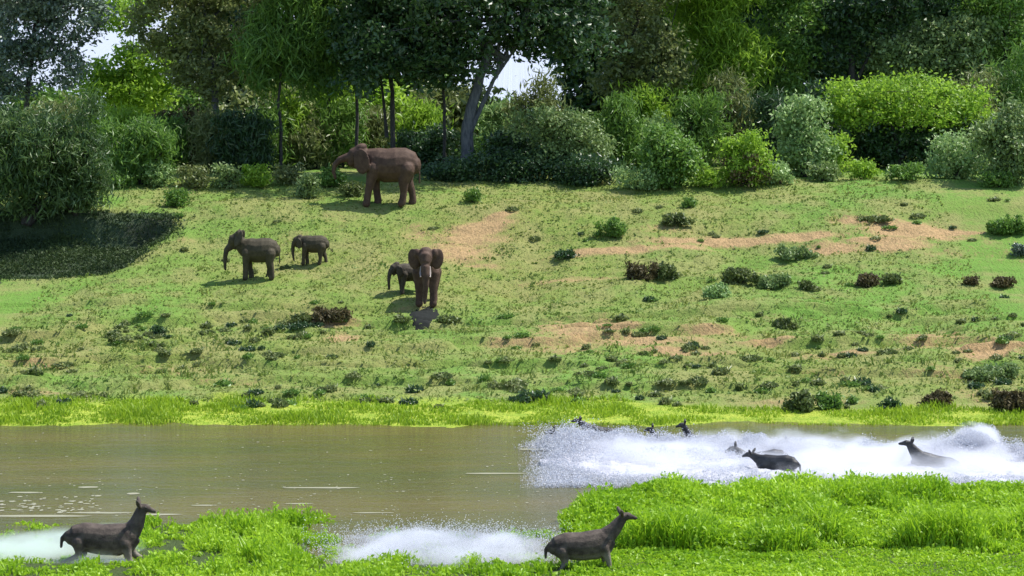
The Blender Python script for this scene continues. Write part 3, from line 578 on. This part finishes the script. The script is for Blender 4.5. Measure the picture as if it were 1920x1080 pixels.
# ------------------------------------------------------------------ animals
def skinmat(name, c1, c2, rough=.75, sc=4, spec=.3):
    m, t, p = newmat(name); tc = N(t, 'ShaderNodeTexCoord')
    f = noise(t, sc, 5, .65, tc.outputs['Object']); t.links.new(mixc(t, ramp(t, f, .3, .7), c1, c2), p.inputs['Base Color'])
    f2 = noise(t, sc*6, 3, .6, tc.outputs['Object'])
    p.inputs['Roughness'].default_value = rough; p.inputs['Specular IOR Level'].default_value = spec; bump(t, p, f2, .5, .03); return m
HIDE_RED = skinmat('elephant_hide_reddish', (.050, .027, .018), (.092, .054, .036))
HIDE_GREY = skinmat('elephant_hide_grey', (.038, .031, .017), (.07, .056, .032))
HIDE_DARK = skinmat('elephant_hide_dark', (.035, .028, .02), (.07, .055, .035))
def coatmat(name, c1, c2, belly, rough, spec):
    m = skinmat(name, c1, c2, rough, 5, spec); t = m.node_tree; p = t.nodes['Principled BSDF']; src = p.inputs['Base Color'].links[0].from_socket
    tc = N(t, 'ShaderNodeTexCoord'); sp = N(t, 'ShaderNodeSeparateXYZ'); t.links.new(tc.outputs['Object'], sp.inputs[0])
    ad = N(t, 'ShaderNodeMath', operation='MULTIPLY_ADD'); t.links.new(noise(t, 7, 3, .6, tc.outputs['Object']), ad.inputs[0]); ad.inputs[1].default_value = .25; t.links.new(sp.outputs[2], ad.inputs[2])
    mr = N(t, 'ShaderNodeMapRange'); t.links.new(ad.outputs[0], mr.inputs[0]); mr.inputs[1].default_value = .92; mr.inputs[2].default_value = .74
    t.links.new(mixc(t, mr.outputs[0], src, belly), p.inputs['Base Color']); return m
COAT = coatmat('antelope_coat', (.035, .026, .022), (.11, .085, .07), (.20, .17, .14), .7, .2)
COAT_D = skinmat('antelope_coat_wet', (.018, .017, .018), (.055, .052, .054), .55, 3, .35)
IVORY, _t, _p = newmat('ivory'); _p.inputs['Base Color'].default_value = (.26, .21, .19, 1); _p.inputs['Roughness'].default_value = .4
EYE, _t, _p = newmat('eye'); _p.inputs['Base Color'].default_value = (.01, .008, .006, 1); _p.inputs['Roughness'].default_value = .15

def body_mesh(name, tubes, ells, voxel, mat, parent, smooth_it=4):
    bm = bmesh.new()
    for path, rad, side in tubes:
        # resample smoothly
        P = [Vector(p) for p in path]; R_ = [r if isinstance(r, tuple) else (r, r) for r in rad]
        v, f = tube(P, R_, seg=14, side=side)
        vs = [bm.verts.new(q) for q in v]
        for q in f: bm.faces.new([vs[i] for i in q])
        bm.faces.new(vs[:14][::-1]); bm.faces.new(vs[-14:])
        for p, r in ((P[0], R_[0]), (P[-1], R_[-1])) + tuple(zip(P[1:-1], R_[1:-1])):
            rm = min(r)
            bmesh.ops.create_icosphere(bm, subdivisions=2, radius=rm*.98, matrix=Matrix.Translation(p))
    for c, r, rot in ells:
        M = Matrix.Translation(Vector(c)) @ Euler([math.radians(a) for a in rot]).to_matrix().to_4x4() @ Matrix.Diagonal((*r, 1))
        bmesh.ops.create_icosphere(bm, subdivisions=3, radius=1, matrix=M)
    me = bpy.data.meshes.new('tmp'); bm.to_mesh(me); bm.free()
    o = bpy.data.objects.new('tmp', me); COL.objects.link(o)
    md = o.modifiers.new('r', 'REMESH'); md.mode = 'VOXEL'; md.voxel_size = voxel
    sm = o.modifiers.new('s', 'SMOOTH'); sm.factor = .5; sm.iterations = smooth_it
    dg = bpy.context.evaluated_depsgraph_get(); me2 = bpy.data.meshes.new_from_object(o.evaluated_get(dg))
    bpy.data.objects.remove(o)
    me2.name = name; me2.materials.clear(); me2.materials.append(mat)
    me2.polygons.foreach_set('use_smooth', np.full(len(me2.polygons), True))
    b = bpy.data.objects.new(name, me2); COL.objects.link(b); b.parent = parent
    return b
def ball(name, c, r, mat, parent):
    bm = bmesh.new(); bmesh.ops.create_icosphere(bm, subdivisions=2, radius=r, matrix=Matrix.Translation(Vector(c))); me = bpy.data.meshes.new(name); bm.to_mesh(me); bm.free(); me.materials.append(mat)
    o = bpy.data.objects.new(name, me); COL.objects.link(o); o.parent = parent; return o

def elephant(label, px, py, heading, height, mat, legs, trunk, ear=(.50, .07, .66), earpos=(1.52, .62, 2.15), earrot=(0, 0, 25), headz=0, tusks=False, tail=((-1.5, 0, 2.15), (-1.72, 0, 1.6), (-1.7, 0, 1.05)), group='elephants on the grassy slope', D=None):
    """legs: four x offsets of the feet (front L, front R, hind L, hind R). heading: degrees, 0 = facing +x"""
    g = ground_at(px, py); root = empty('elephant', g, math.radians(heading)); s = height/3.0; root.scale = (s*.88, s, s)
    tag(root, label, 'elephant', group)
    a, b, c, d = legs; Y = (0, 1, 0)
    T = [([(-1.5, 0, 1.85), (-1.32, 0, 1.95), (-.95, 0, 2.0), (-.4, 0, 1.95), (.2, 0, 1.92), (.75, 0, 2.05), (1.15, 0, 2.2), (1.45, 0, 2.3+headz*.4)],
          [(.3, .38), (.52, .66), (.68, .82), (.80, .88), (.78, .86), (.66, .80), (.45, .62), (.36, .48)], Y),
         ([(1.3, 0, 2.35+headz*.5), (1.65, 0, 2.5+headz), (1.95, 0, 2.38+headz), (2.12, 0, 2.1+headz)], [(.34, .4), (.42, .5), (.37, .46), (.27, .32)], Y),
         (trunk, [(.27, .3), .22, .18, .145, .12, .09][:len(trunk)], Y)]
    for (fx, sy) in ((a, .40), (b, -.40)):
        T.append(([(.85, sy, 1.8), (.9+fx*.35, sy, 1.15), (.92+fx*.7, sy, .65), (.9+fx, sy, .12), (.93+fx, sy, .06)], [.40, .27, .205, .21, .235], Y))
    for (fx, sy) in ((c, .40), (d, -.40)):
        T.append(([(-1.02, sy, 1.75), (-.93+fx*.35, sy, 1.1), (-1.06+fx*.75, sy, .6), (-1.05+fx, sy, .12), (-1.0+fx, sy, .06)], [.46, .31, .20, .205, .23], Y))
    T.append((list(tail), [.06, .045, .06], Y))
    E = [((1.6, 0, 2.82+headz), (.36, .33, .2), (0, 15, 0)), ((1.85, 0, 1.98+headz), (.24, .2, .24), (0, 0, 0))]
    for sg in (1, -1):
        ex, ey, ez = earpos; E.append(((ex, sg*ey, ez+headz), ear, (earrot[0]*sg, earrot[1], earrot[2]*-sg)))
        E.append(((ex+.05, sg*ey*.75, ez+.3+headz), (.2, .2, .3), (0, 0, 0)))
    body_mesh('body', T, E, .045, mat, root, 3)
    for sg in (1, -1):
        ball('eye', (1.99, sg*.33, 2.42+headz), .035, EYE, root)
        if tusks:
            mesh_tubes('tusk', [tube([(2.05, sg*.22, 1.95+headz), (2.3, sg*.27, 1.6+headz), (2.55, sg*.27, 1.42+headz), (2.75, sg*.25, 1.42+headz)], [.075, .065, .05, .015], seg=8)], IVORY, root)
    return root
hang = [(2.2, 0, 2.2), (2.42, 0, 1.8), (2.5, 0, 1.3), (2.5, 0, .85), (2.46, 0, .45), (2.5, 0, .22)]
elephant('large reddish grey bull elephant walking left at the top of the slope', 730, 383, 180, 3.35, HIDE_RED, (.35, -.25, .3, -.28), [(2.1, 0, 2.35), (2.45, 0, 2.3), (2.8, 0, 2.2), (3.08, 0, 1.95), (3.15, 0, 1.6), (3.05, 0, 1.3)], headz=.0, earrot=(0, 10, 18))
elephant('grey elephant facing left with trunk hanging straight, raised ear, left slope', 484, 522, 180, 2.2, HIDE_GREY, (.05, -.35, -.1, .25), [(2.2, 0, 2.2), (2.5, 0, 1.95), (2.6, 0, 1.5), (2.62, 0, 1.1), (2.62, 0, .8), (2.6, 0, .6)], headz=.25, ear=(.35, .09, .62), earpos=(1.45, .68, 2.55), earrot=(18, -20, 38))
elephant('half grown grey elephant behind the raised ear one, tail out', 588, 495, 176, 1.6, HIDE_GREY, (.2, -.15, .3, -.3), [(2.15, 0, 2.1), (2.32, 0, 1.7), (2.34, 0, 1.2), (2.3, 0, .8), (2.25, 0, .5), (2.2, 0, .3)], headz=-.15, ear=(.38, .08, .5), tail=((-1.45, 0, 2.1), (-1.8, 0, 1.6), (-2.15, 0, 1.2)))
elephant('reddish elephant facing the camera with both ears spread and pale tusks', 800, 569, -90, 2.62, HIDE_RED, (.15, -.15, .1, -.2), [(2.2, 0, 2.2), (2.38, .02, 1.75), (2.42, .03, 1.2), (2.4, 0, .8), (2.34, -.02, .45), (2.4, -.04, .22)], ear=(.12, .36, .60), earpos=(1.55, .66, 2.35), earrot=(-8, 0, -12), headz=.28, tusks=True)
elephant('dark elephant calf close beside the one facing the camera', 768, 550, -150, 1.6, HIDE_DARK, (.2, -.2, .2, -.2), hang[:5], headz=-.05, ear=(.4, .08, .5), group='elephants on the grassy slope')

def antelope(label, loc, heading, s, mat, legs='gallop', neck=None, pitch=0, roll=0, horns=False, group=None, sink=0):
    root = empty('antelope', (loc[0], loc[1], loc[2]-sink), math.radians(heading)); root.rotation_euler = (math.radians(roll), math.radians(pitch), math.radians(heading)); root.scale = (s, s, s)
    tag(root, label, 'antelope', group); Y = (0, 1, 0)
    T = [([(-.84, 0, .98), (-.74, 0, 1.0), (-.5, 0, 1.0), (-.1, 0, .93), (.25, 0, .92), (.5, 0, .98), (.64, 0, 1.06)], [(.09, .12), (.2, .26), (.26, .33), (.28, .35), (.26, .37), (.2, .33), (.13, .22)], Y)]
    nk = neck or [(.5, 0, 1.08), (.72, 0, 1.32), (.84, 0, 1.58), (.90, 0, 1.72)]
    T.append((nk, [(.15, .25), (.12, .18), (.095, .135), (.085, .11)], Y))
    h = Vector(nk[-1]); T.append(([h, h+Vector((.12, 0, .0)), h+Vector((.22, 0, -.05)), h+Vector((.30, 0, -.08))], [(.085, .105), (.078, .095), (.05, .06), (.042, .045)], Y))
    if legs == 'gallop':
        L = [[(.42, .13, .85), (.62, .13, .55), (.86, .13, .42), (1.0, .13, .22)], [(.42, -.13, .85), (.5, -.13, .5), (.62, -.13, .3), (.5, -.13, .06)],
             [(-.6, .13, .9), (-.5, .13, .6), (-.78, .13, .38), (-.9, .13, .08)], [(-.6, -.13, .9), (-.62, -.13, .6), (-.95, -.13, .45), (-1.1, -.13, .2)]]
    else:
        L = [[(.42, .13, .85), (.44, .13, .5), (.42, .13, .28), (.42, .13, .03)], [(.42, -.13, .85), (.5, -.13, .5), (.52, -.13, .28), (.48, -.13, .03)],
             [(-.6, .13, .9), (-.5, .13, .6), (-.68, .13, .4), (-.62, .13, .03)], [(-.6, -.13, .9), (-.56, -.13, .6), (-.76, -.13, .4), (-.72, -.13, .03)]]
    for i, l in enumerate(L): T.append((l, [.14 if i < 2 else .17, .075, .045, .04], Y))
    T.append(([(-.86, 0, 1.1), (-.98, 0, .98), (-1.0, 0, .78)], [.05, .045, .035], Y))
    E = [((-.1, 0, 1.0), (.5, .22, .22), (0, 0, 0))]
    for sg in (1, -1): E.append(((h.x-.06, sg*.17, h.z+.12), (.05, .055, .17), (-50*sg, -12, 0)))
    body_mesh('body', T, E, .022, mat, root, 2)
    for sg in (1, -1): ball('eye', (h.x+.1, sg*.078, h.z+.03), .018, EYE, root)
    if horns:
        for sg in (1, -1): mesh_tubes('horn', [tube([h+Vector((0, sg*.05, .08)), h+Vector((-.08, sg*.12, .32)), h+Vector((.0, sg*.16, .6))], [.03, .022, .006], seg=6)], BK, root)
    return root
def gl(px, py): return ground_at(px, py)
GA = 'antelopes racing through the river'
p = gl(200, 1052); antelope('brown antelope running right at the lower left, neck upright', p, 6, 1.28, COAT, group='antelopes on the near bank', neck=[(.5, 0, 1.05), (.68, 0, 1.28), (.76, 0, 1.52), (.78, 0, 1.62)], sink=.58)
p = gl(1106, 1066); antelope('dark brown antelope leaping right beside the green plant bed', p, 8, 1.15, COAT, group='antelopes on the near bank', legs='stride', pitch=-7, neck=[(.5, 0, 1.05), (.76, 0, 1.24), (.94, 0, 1.42), (1.02, 0, 1.5)], sink=.42)
W = lambda px, D, z=0: Vector((px2x(px, D), D, z))
antelope('wet antelope plunging left through white spray, ears up, in midstream', W(1438, 90.5), 176, 1.02, COAT_D, sink=.88, group=GA, pitch=6, neck=[(.5, 0, 1.05), (.7, 0, 1.25), (.84, 0, 1.40), (.92, 0, 1.46)])
antelope('grey soaked antelope seen behind the ears up one, nearer the plants', W(1458, 88.0), 150, .95, COAT_D, sink=.55, group=GA, neck=[(.5, 0, 1.02), (.72, 0, 1.1), (.9, 0, 1.2), (1.0, 0, 1.22)])
antelope('antelope with arched back diving beside the tall spray plume at right', W(1745, 88.6), 172, 1.1, COAT_D, sink=.78, group=GA, pitch=-14, neck=[(.5, 0, 1.05), (.7, 0, 1.2), (.85, 0, 1.33), (.92, 0, 1.4)])
antelope('antelope swimming near the far bank right of the middle of the spray', W(1325, 95.3), 178, .9, COAT_D, sink=.85, group=GA)
antelope('second antelope from the front of the spray, head low', W(1170, 95.0), 180, .95, COAT_D, sink=.82, group=GA, neck=[(.5, 0, 1.05), (.75, 0, 1.12), (.95, 0, 1.15), (1.05, 0, 1.15)])
antelope('antelope climbing toward the lime bank near the front of the spray', W(1118, 97.6), 184, .85, COAT_D, sink=.75, group=GA, neck=[(.5, 0, 1.05), (.78, 0, 1.18), (.98, 0, 1.28), (1.08, 0, 1.33)], pitch=-12)
antelope('leading antelope at the left end of the white spray', W(1078, 94.3), 178, .9, COAT_D, sink=.95, group=GA)

antelope('small dark antelope head showing between the first and middle swimmers', W(1262, 94.8), 178, .85, COAT_D, sink=.85, group=GA)
antelope('antelope nearly swallowed by spray behind the grey soaked one', W(1520, 92.6), 176, .9, COAT_D, sink=.8, group=GA, neck=[(.5, 0, 1.05), (.72, 0, 1.2), (.88, 0, 1.34), (.96, 0, 1.4)])
# ------------------------------------------------------------------ spray, foam, painted shadow
m, t, p_ = newmat('spray_drops'); p_.inputs['Base Color'].default_value = (.70, .71, .75, 1); p_.inputs['Roughness'].default_value = .5
tr_ = N(t, 'ShaderNodeBsdfTranslucent'); tr_.inputs[0].default_value = (.72, .73, .78, 1); mx = N(t, 'ShaderNodeMixShader'); mx.inputs[0].default_value = .5
t.links.new(p_.outputs[0], mx.inputs[1]); t.links.new(tr_.outputs[0], mx.inputs[2]); t.links.new(mx.outputs[0], t.nodes['Material Output'].inputs[0]); DROP = m
m, t, p_ = newmat('foam'); p_.inputs['Base Color'].default_value = (.42, .42, .46, 1); p_.inputs['Roughness'].default_value = .55; bump(t, p_, noise(t, 14, 4, .7, mapping(t, (.6, 1, 1))), .7, .06); FOAM = m
def drops(name, label, P, r, seed=0):
    rng = np.random.default_rng(seed); n = len(P)
    base = np.array([[1, 1, 1], [1, -1, -1], [-1, 1, -1], [-1, -1, 1]])/1.732
    q = rng.normal(size=(n, 3, 3)); Q, _ = np.linalg.qr(q)
    v = np.einsum('kj,nij->nki', base, Q)*r[:, None, None] + P[:, None, :]
    k = np.arange(n)[:, None]*4
    f = np.concatenate([k+np.array([[0, 1, 2]]), k+np.array([[0, 3, 1]]), k+np.array([[0, 2, 3]]), k+np.array([[1, 3, 2]])], 0)
    return tag(npmesh(name, v.reshape(-1, 3), f, DROP), label, 'water spray', kind='stuff')
PX = [1025, 1045, 1075, 1120, 1200, 1260, 1330, 1400, 1450, 1500, 1580, 1680, 1760, 1800, 1835, 1870, 1890, 1920, 1960]
TOP = [.05, 1.0, .7, .5, .45, .55, .5, .65, .55, .35, .28, .3, .45, .8, 1.0, .8, .5, .4, .35]
rng = np.random.default_rng(12); n = 230000
px = np.where(rng.random(n) < .12, 1035+np.abs(rng.normal(size=n))*45-rng.random(n)**3*35, 1030+930*rng.random(n)**.9); env = np.interp(px, PX, TOP)
y = 94.6-(px-1040)/900*3.4 + rng.normal(size=n)*.6; y = np.where(rng.random(n) < .55, rng.uniform(85.0, 93, n), y)
x = px2x(px, y); clump = fbm(x*1.2, y*.5, seed=77)
h = env*(rng.random(n)**1.35)*(.55+1.1*np.clip((clump-.3)*2, 0, 1.2))
h = np.where(y < 89.5, h*.35, h)
h = h*sstep(985, 1065, px); x = x + rng.normal(size=n)*.35*(px < 1075)
P = np.stack([x, y, h], 1); 
SX = [1045, 1060, 1078, 1108, 1150, 1195, 1245, 1290, 1335, 1398, 1430, 1475, 1510, 1580, 1640, 1695, 1725, 1775, 1800]; jets = []
for cx in SX:
    for q in range(9):
        ht_ = (1.05 if cx < 1065 else rng.uniform(.35, .8)); jets.append((cx+rng.normal()*12, rng.normal()*.5, ht_*rng.uniform(.35, 1.05), rng.uniform(.5, 1.6)))
jets = np.array(jets); m_ = 46000; jj = jets[rng.integers(len(jets), size=m_)]; u = rng.random(m_)**.8
cyv = 93.6-(jj[:, 0]-1040)/900*3.8+rng.normal(size=m_)*.3; sp_ = .05+.16*u
P2 = np.stack([px2x(jj[:, 0], cyv)+jj[:, 1]*u*jj[:, 2]+rng.normal(size=m_)*sp_, cyv+rng.normal(size=m_)*sp_, np.abs(jj[:, 2]*(u*1.25-.25*u**3)+rng.normal(size=m_)*sp_*.6)], 1)
P = np.concatenate([P, P2]); n = len(P)
drops('river_spray', 'white spray flung up along the river by the racing antelopes', P, .012+.022*rng.random(n)**2, 1)
# tall plume at the right
n = 13000; a = rng.uniform(0, np.pi, n); rad = rng.random(n)**.45
P = np.stack([px2x(1835, 91)+np.cos(a)*rad*1.1*(.9+.2*vnoise(a*5, a*0, seed=2)), 91+rng.normal(size=n)*.35, np.sin(a)*rad*1.1*(.88+.24*vnoise(a*4, a*0, seed=3))], 1)
drops('spray_plume', 'tall rounded white spray plume at the right of the river', P, .012+.022*rng.random(n)**2, 2)
# spray behind the near animals
n = 30000; px = rng.normal(size=n)*115+835; px = px[(px > 560) & (px < 1075)]; n = len(px); y = 73.8+rng.normal(size=n)*1.3
P = np.stack([px2x(px, y), y, .5*rng.random(n)**2], 1); drops('near_spray', 'pale spray over the flooded grass behind the leaping antelope', P, .01+.014*rng.random(n), 3)
# foam sheet on the river under the spray
def foam_sheet():
    xs = np.arange(1.0, 19.5, .07); ys = np.arange(83.8, 96.4, .09); X, Y = np.meshgrid(xs, ys)
    px = X/Y*F+960
    cy = 90.2 - (px-1040)/900*1.2; hw = 4.2*sstep(985, 1150, px)+.1; near = near_shore(X)+.1
    e = 1-np.abs(Y-cy)/hw; e = np.minimum(e, (Y-near)*.8)
    e = e + (fbm(X*.6, Y*1.4, seed=21)-.5)*.7
    z = -.05 + .22*sstep(.0, .5, e) + (fbm(X*2, Y*2.4, seed=22)-.5)*.28*sstep(.05, .5, e)
    idx = np.arange(X.size).reshape(X.shape); f = np.stack([idx[:-1, :-1], idx[:-1, 1:], idx[1:, 1:], idx[1:, :-1]], -1).reshape(-1, 4)
    zz = z.ravel(); f = f[(zz[f].max(1) > -.02)]
    tag(npmesh('river_foam', np.stack([X, Y, z], -1).reshape(-1, 3), f, FOAM, smooth=True), 'churned white foam across the river under the spray', 'foam', kind='stuff')
foam_sheet()
# thin foam lines and floating flecks on calm water
V = []; Fs = []; rng = np.random.default_rng(5)
def fleck(px, py, wpx, hpx):
    c = at(px, py, 1); k = -CAMZ/(c.z-CAMZ); x = c.x*k; y = k; w_ = wpx/F*y/2; d = max(hpx/F*y*6.0/2, .02); n = 10; b = len(V)
    for i in range(n):
        a = 2*math.pi*i/n; r = .6+.5*rng.random(); V.append((x+math.cos(a)*w_*(.85+.2*rng.random()), y+math.sin(a)*d*r, .012))
    V.append((x, y, .016))
    for i in range(n): Fs.append((b+i, b+(i+1) % n, b+n))
for q in [(930, 888, 130, 3), (600, 915, 170, 3), (60, 968, 230, 4), (190, 962, 130, 3), (300, 965, 90, 3), (1010, 843, 90, 5), (45, 924, 70, 3), (165, 914, 40, 4), (250, 926, 26, 4), (1750, 838, 180, 2), (1860, 822, 160, 2), (1650, 832, 120, 2), (700, 962, 90, 2), (560, 945, 60, 2), (380, 948, 50, 2)]: fleck(*q)
for k in range(200):
    px = rng.uniform(0, 1060); py = rng.uniform(812, 970) if rng.random() < .6 else rng.uniform(890, 968); fleck(px, py, rng.uniform(1.5, 7), rng.uniform(.8, 1.7))
for k in range(70): fleck(rng.uniform(0, 190), rng.uniform(930, 962), rng.uniform(4, 16), rng.uniform(1.5, 3))
FLO, t, p_ = newmat('floating_foam'); p_.inputs['Base Color'].default_value = (.27, .26, .17, 1)
fo = npmesh('floating_foam', np.array(V), np.array(Fs), FLO); tag(fo, 'pale foam streaks and flecks floating on the calm brown water', 'foam', kind='stuff')
# shadow of the front elephant painted as a dark patch on the slope
SHADOW_PAINT, t, p_ = newmat('shadow_paint'); p_.inputs['Base Color'].default_value = (.018, .02, .018, 1); p_.inputs['Specular IOR Level'].default_value = .1; p_.inputs['Roughness'].default_value = .9; bump(t, p_, noise(t, 5, 4, .6, mapping(t, (1, 1, 1))), .5, .05)
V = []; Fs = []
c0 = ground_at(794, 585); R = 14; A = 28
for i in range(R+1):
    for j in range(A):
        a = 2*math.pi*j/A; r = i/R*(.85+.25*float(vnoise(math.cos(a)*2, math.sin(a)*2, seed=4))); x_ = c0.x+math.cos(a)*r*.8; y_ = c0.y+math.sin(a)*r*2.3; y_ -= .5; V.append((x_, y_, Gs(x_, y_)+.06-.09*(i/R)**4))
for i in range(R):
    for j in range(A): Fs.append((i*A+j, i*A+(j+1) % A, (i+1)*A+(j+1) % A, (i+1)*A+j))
tag(npmesh('shadow_patch', np.array(V), np.array(Fs), SHADOW_PAINT, smooth=True), 'painted dark shadow patch at the feet of the elephant facing the camera', 'painted_shadow')

# ------------------------------------------------------------------ hanging mist of the spray (real volume)
def mist(name, label, cx, cy, hx, hy, top, dens, slant=0.0, col=(.86, .87, .92), off=(0, 0, 0), gain=1.9, bias=-.55, sc=.8, pw=6, pz=1):
    """closed box over the water; the density thins to nothing before it reaches the sides and the top"""
    bm = bmesh.new(); c = [(-hx, -hy), (hx, -hy), (hx, hy), (-hx, hy)]
    lo = [bm.verts.new((x, y+x*slant, -.03)) for x, y in c]; hi = [bm.verts.new((x, y+x*slant, top)) for x, y in c]
    bm.faces.new(lo[::-1]); bm.faces.new(hi)
    for k in range(4): bm.faces.new((lo[k], lo[(k+1) % 4], hi[(k+1) % 4], hi[k]))
    me = bpy.data.meshes.new(name); bm.to_mesh(me); bm.free()
    m = bpy.data.materials.new(name); m.use_nodes = True; t = m.node_tree; t.nodes.clear()
    out = t.nodes.new('ShaderNodeOutputMaterial'); v = t.nodes.new('ShaderNodeVolumePrincipled'); t.links.new(v.outputs[0], out.inputs['Volume'])
    tc = N(t, 'ShaderNodeTexCoord'); sp = N(t, 'ShaderNodeSeparateXYZ'); t.links.new(tc.outputs['Object'], sp.inputs[0])
    def M(op, a, b, clamp=False):
        n = N(t, 'ShaderNodeMath', operation=op); n.use_clamp = clamp
        for q, w_ in enumerate((a, b)):
            if hasattr(w_, 'links'): t.links.new(w_, n.inputs[q])
            else: n.inputs[q].default_value = w_
        return n.outputs[0]
    mp = N(t, 'ShaderNodeMapping'); t.links.new(tc.outputs['Object'], mp.inputs[0]); mp.inputs['Location'].default_value = off; mp.inputs['Scale'].default_value = (.55, .9, 1.0)
    nz = noise(t, sc, 4, .6, mp.outputs[0])
    ex = M('POWER', M('ABSOLUTE', M('DIVIDE', sp.outputs[0], hx), 0), pw); yy = M('SUBTRACT', sp.outputs[1], M('MULTIPLY', sp.outputs[0], slant))
    ey = M('POWER', M('ABSOLUTE', M('DIVIDE', yy, hy), 0), 3); zz = M('POWER', M('DIVIDE', M('MAXIMUM', sp.outputs[2], 0.0), top), pz)
    f = M('ADD', M('MULTIPLY', nz, gain), bias); f = M('SUBTRACT', f, M('MULTIPLY', zz, 1.0)); f = M('SUBTRACT', f, M('MULTIPLY', ex, 1.6)); f = M('SUBTRACT', f, M('MULTIPLY', ey, 1.0))
    d = M('MULTIPLY', ramp(t, f, 0, .5), dens); t.links.new(d, v.inputs['Density'])
    v.inputs['Color'].default_value = (*col, 1); v.inputs['Anisotropy'].default_value = .15
    me.materials.append(m); o = bpy.data.objects.new(name, me); COL.objects.link(o); o.location = (cx, cy, 0)
    return tag(o, label, 'mist', kind='stuff')
mist('spray_mist', 'soft white mist hanging over the splashing antelopes in the river', px2x(1500, 90), 90.3, 9.3, 5.4, 1.35, 1.7, slant=-.07, gain=1.9, bias=-.38, pw=8)
mist('plume_mist', 'soft white cloud inside the tall plume at the right of the river', px2x(1835, 91), 91, 1.9, 1.2, 1.9, 4, gain=1.2, bias=.0, off=(5, 0, 0), pw=2, pz=2, sc=1.6)
mist('near_mist', 'pale mist drifting over the flooded grass behind the leaping antelope', px2x(830, 73.6), 73.6, 5.8, 3.7, .95, 2.4, off=(3, 1, 0), gain=2.2, bias=-.5, pw=2)
mist('trailing_mist', 'thin pale mist behind the antelope at the lower left', px2x(80, 73.6), 73.6, 3.6, 3.4, .85, 1.5, col=(.85, .95, .9), off=(9, 4, 0), gain=1.9, bias=-.35, pw=4)
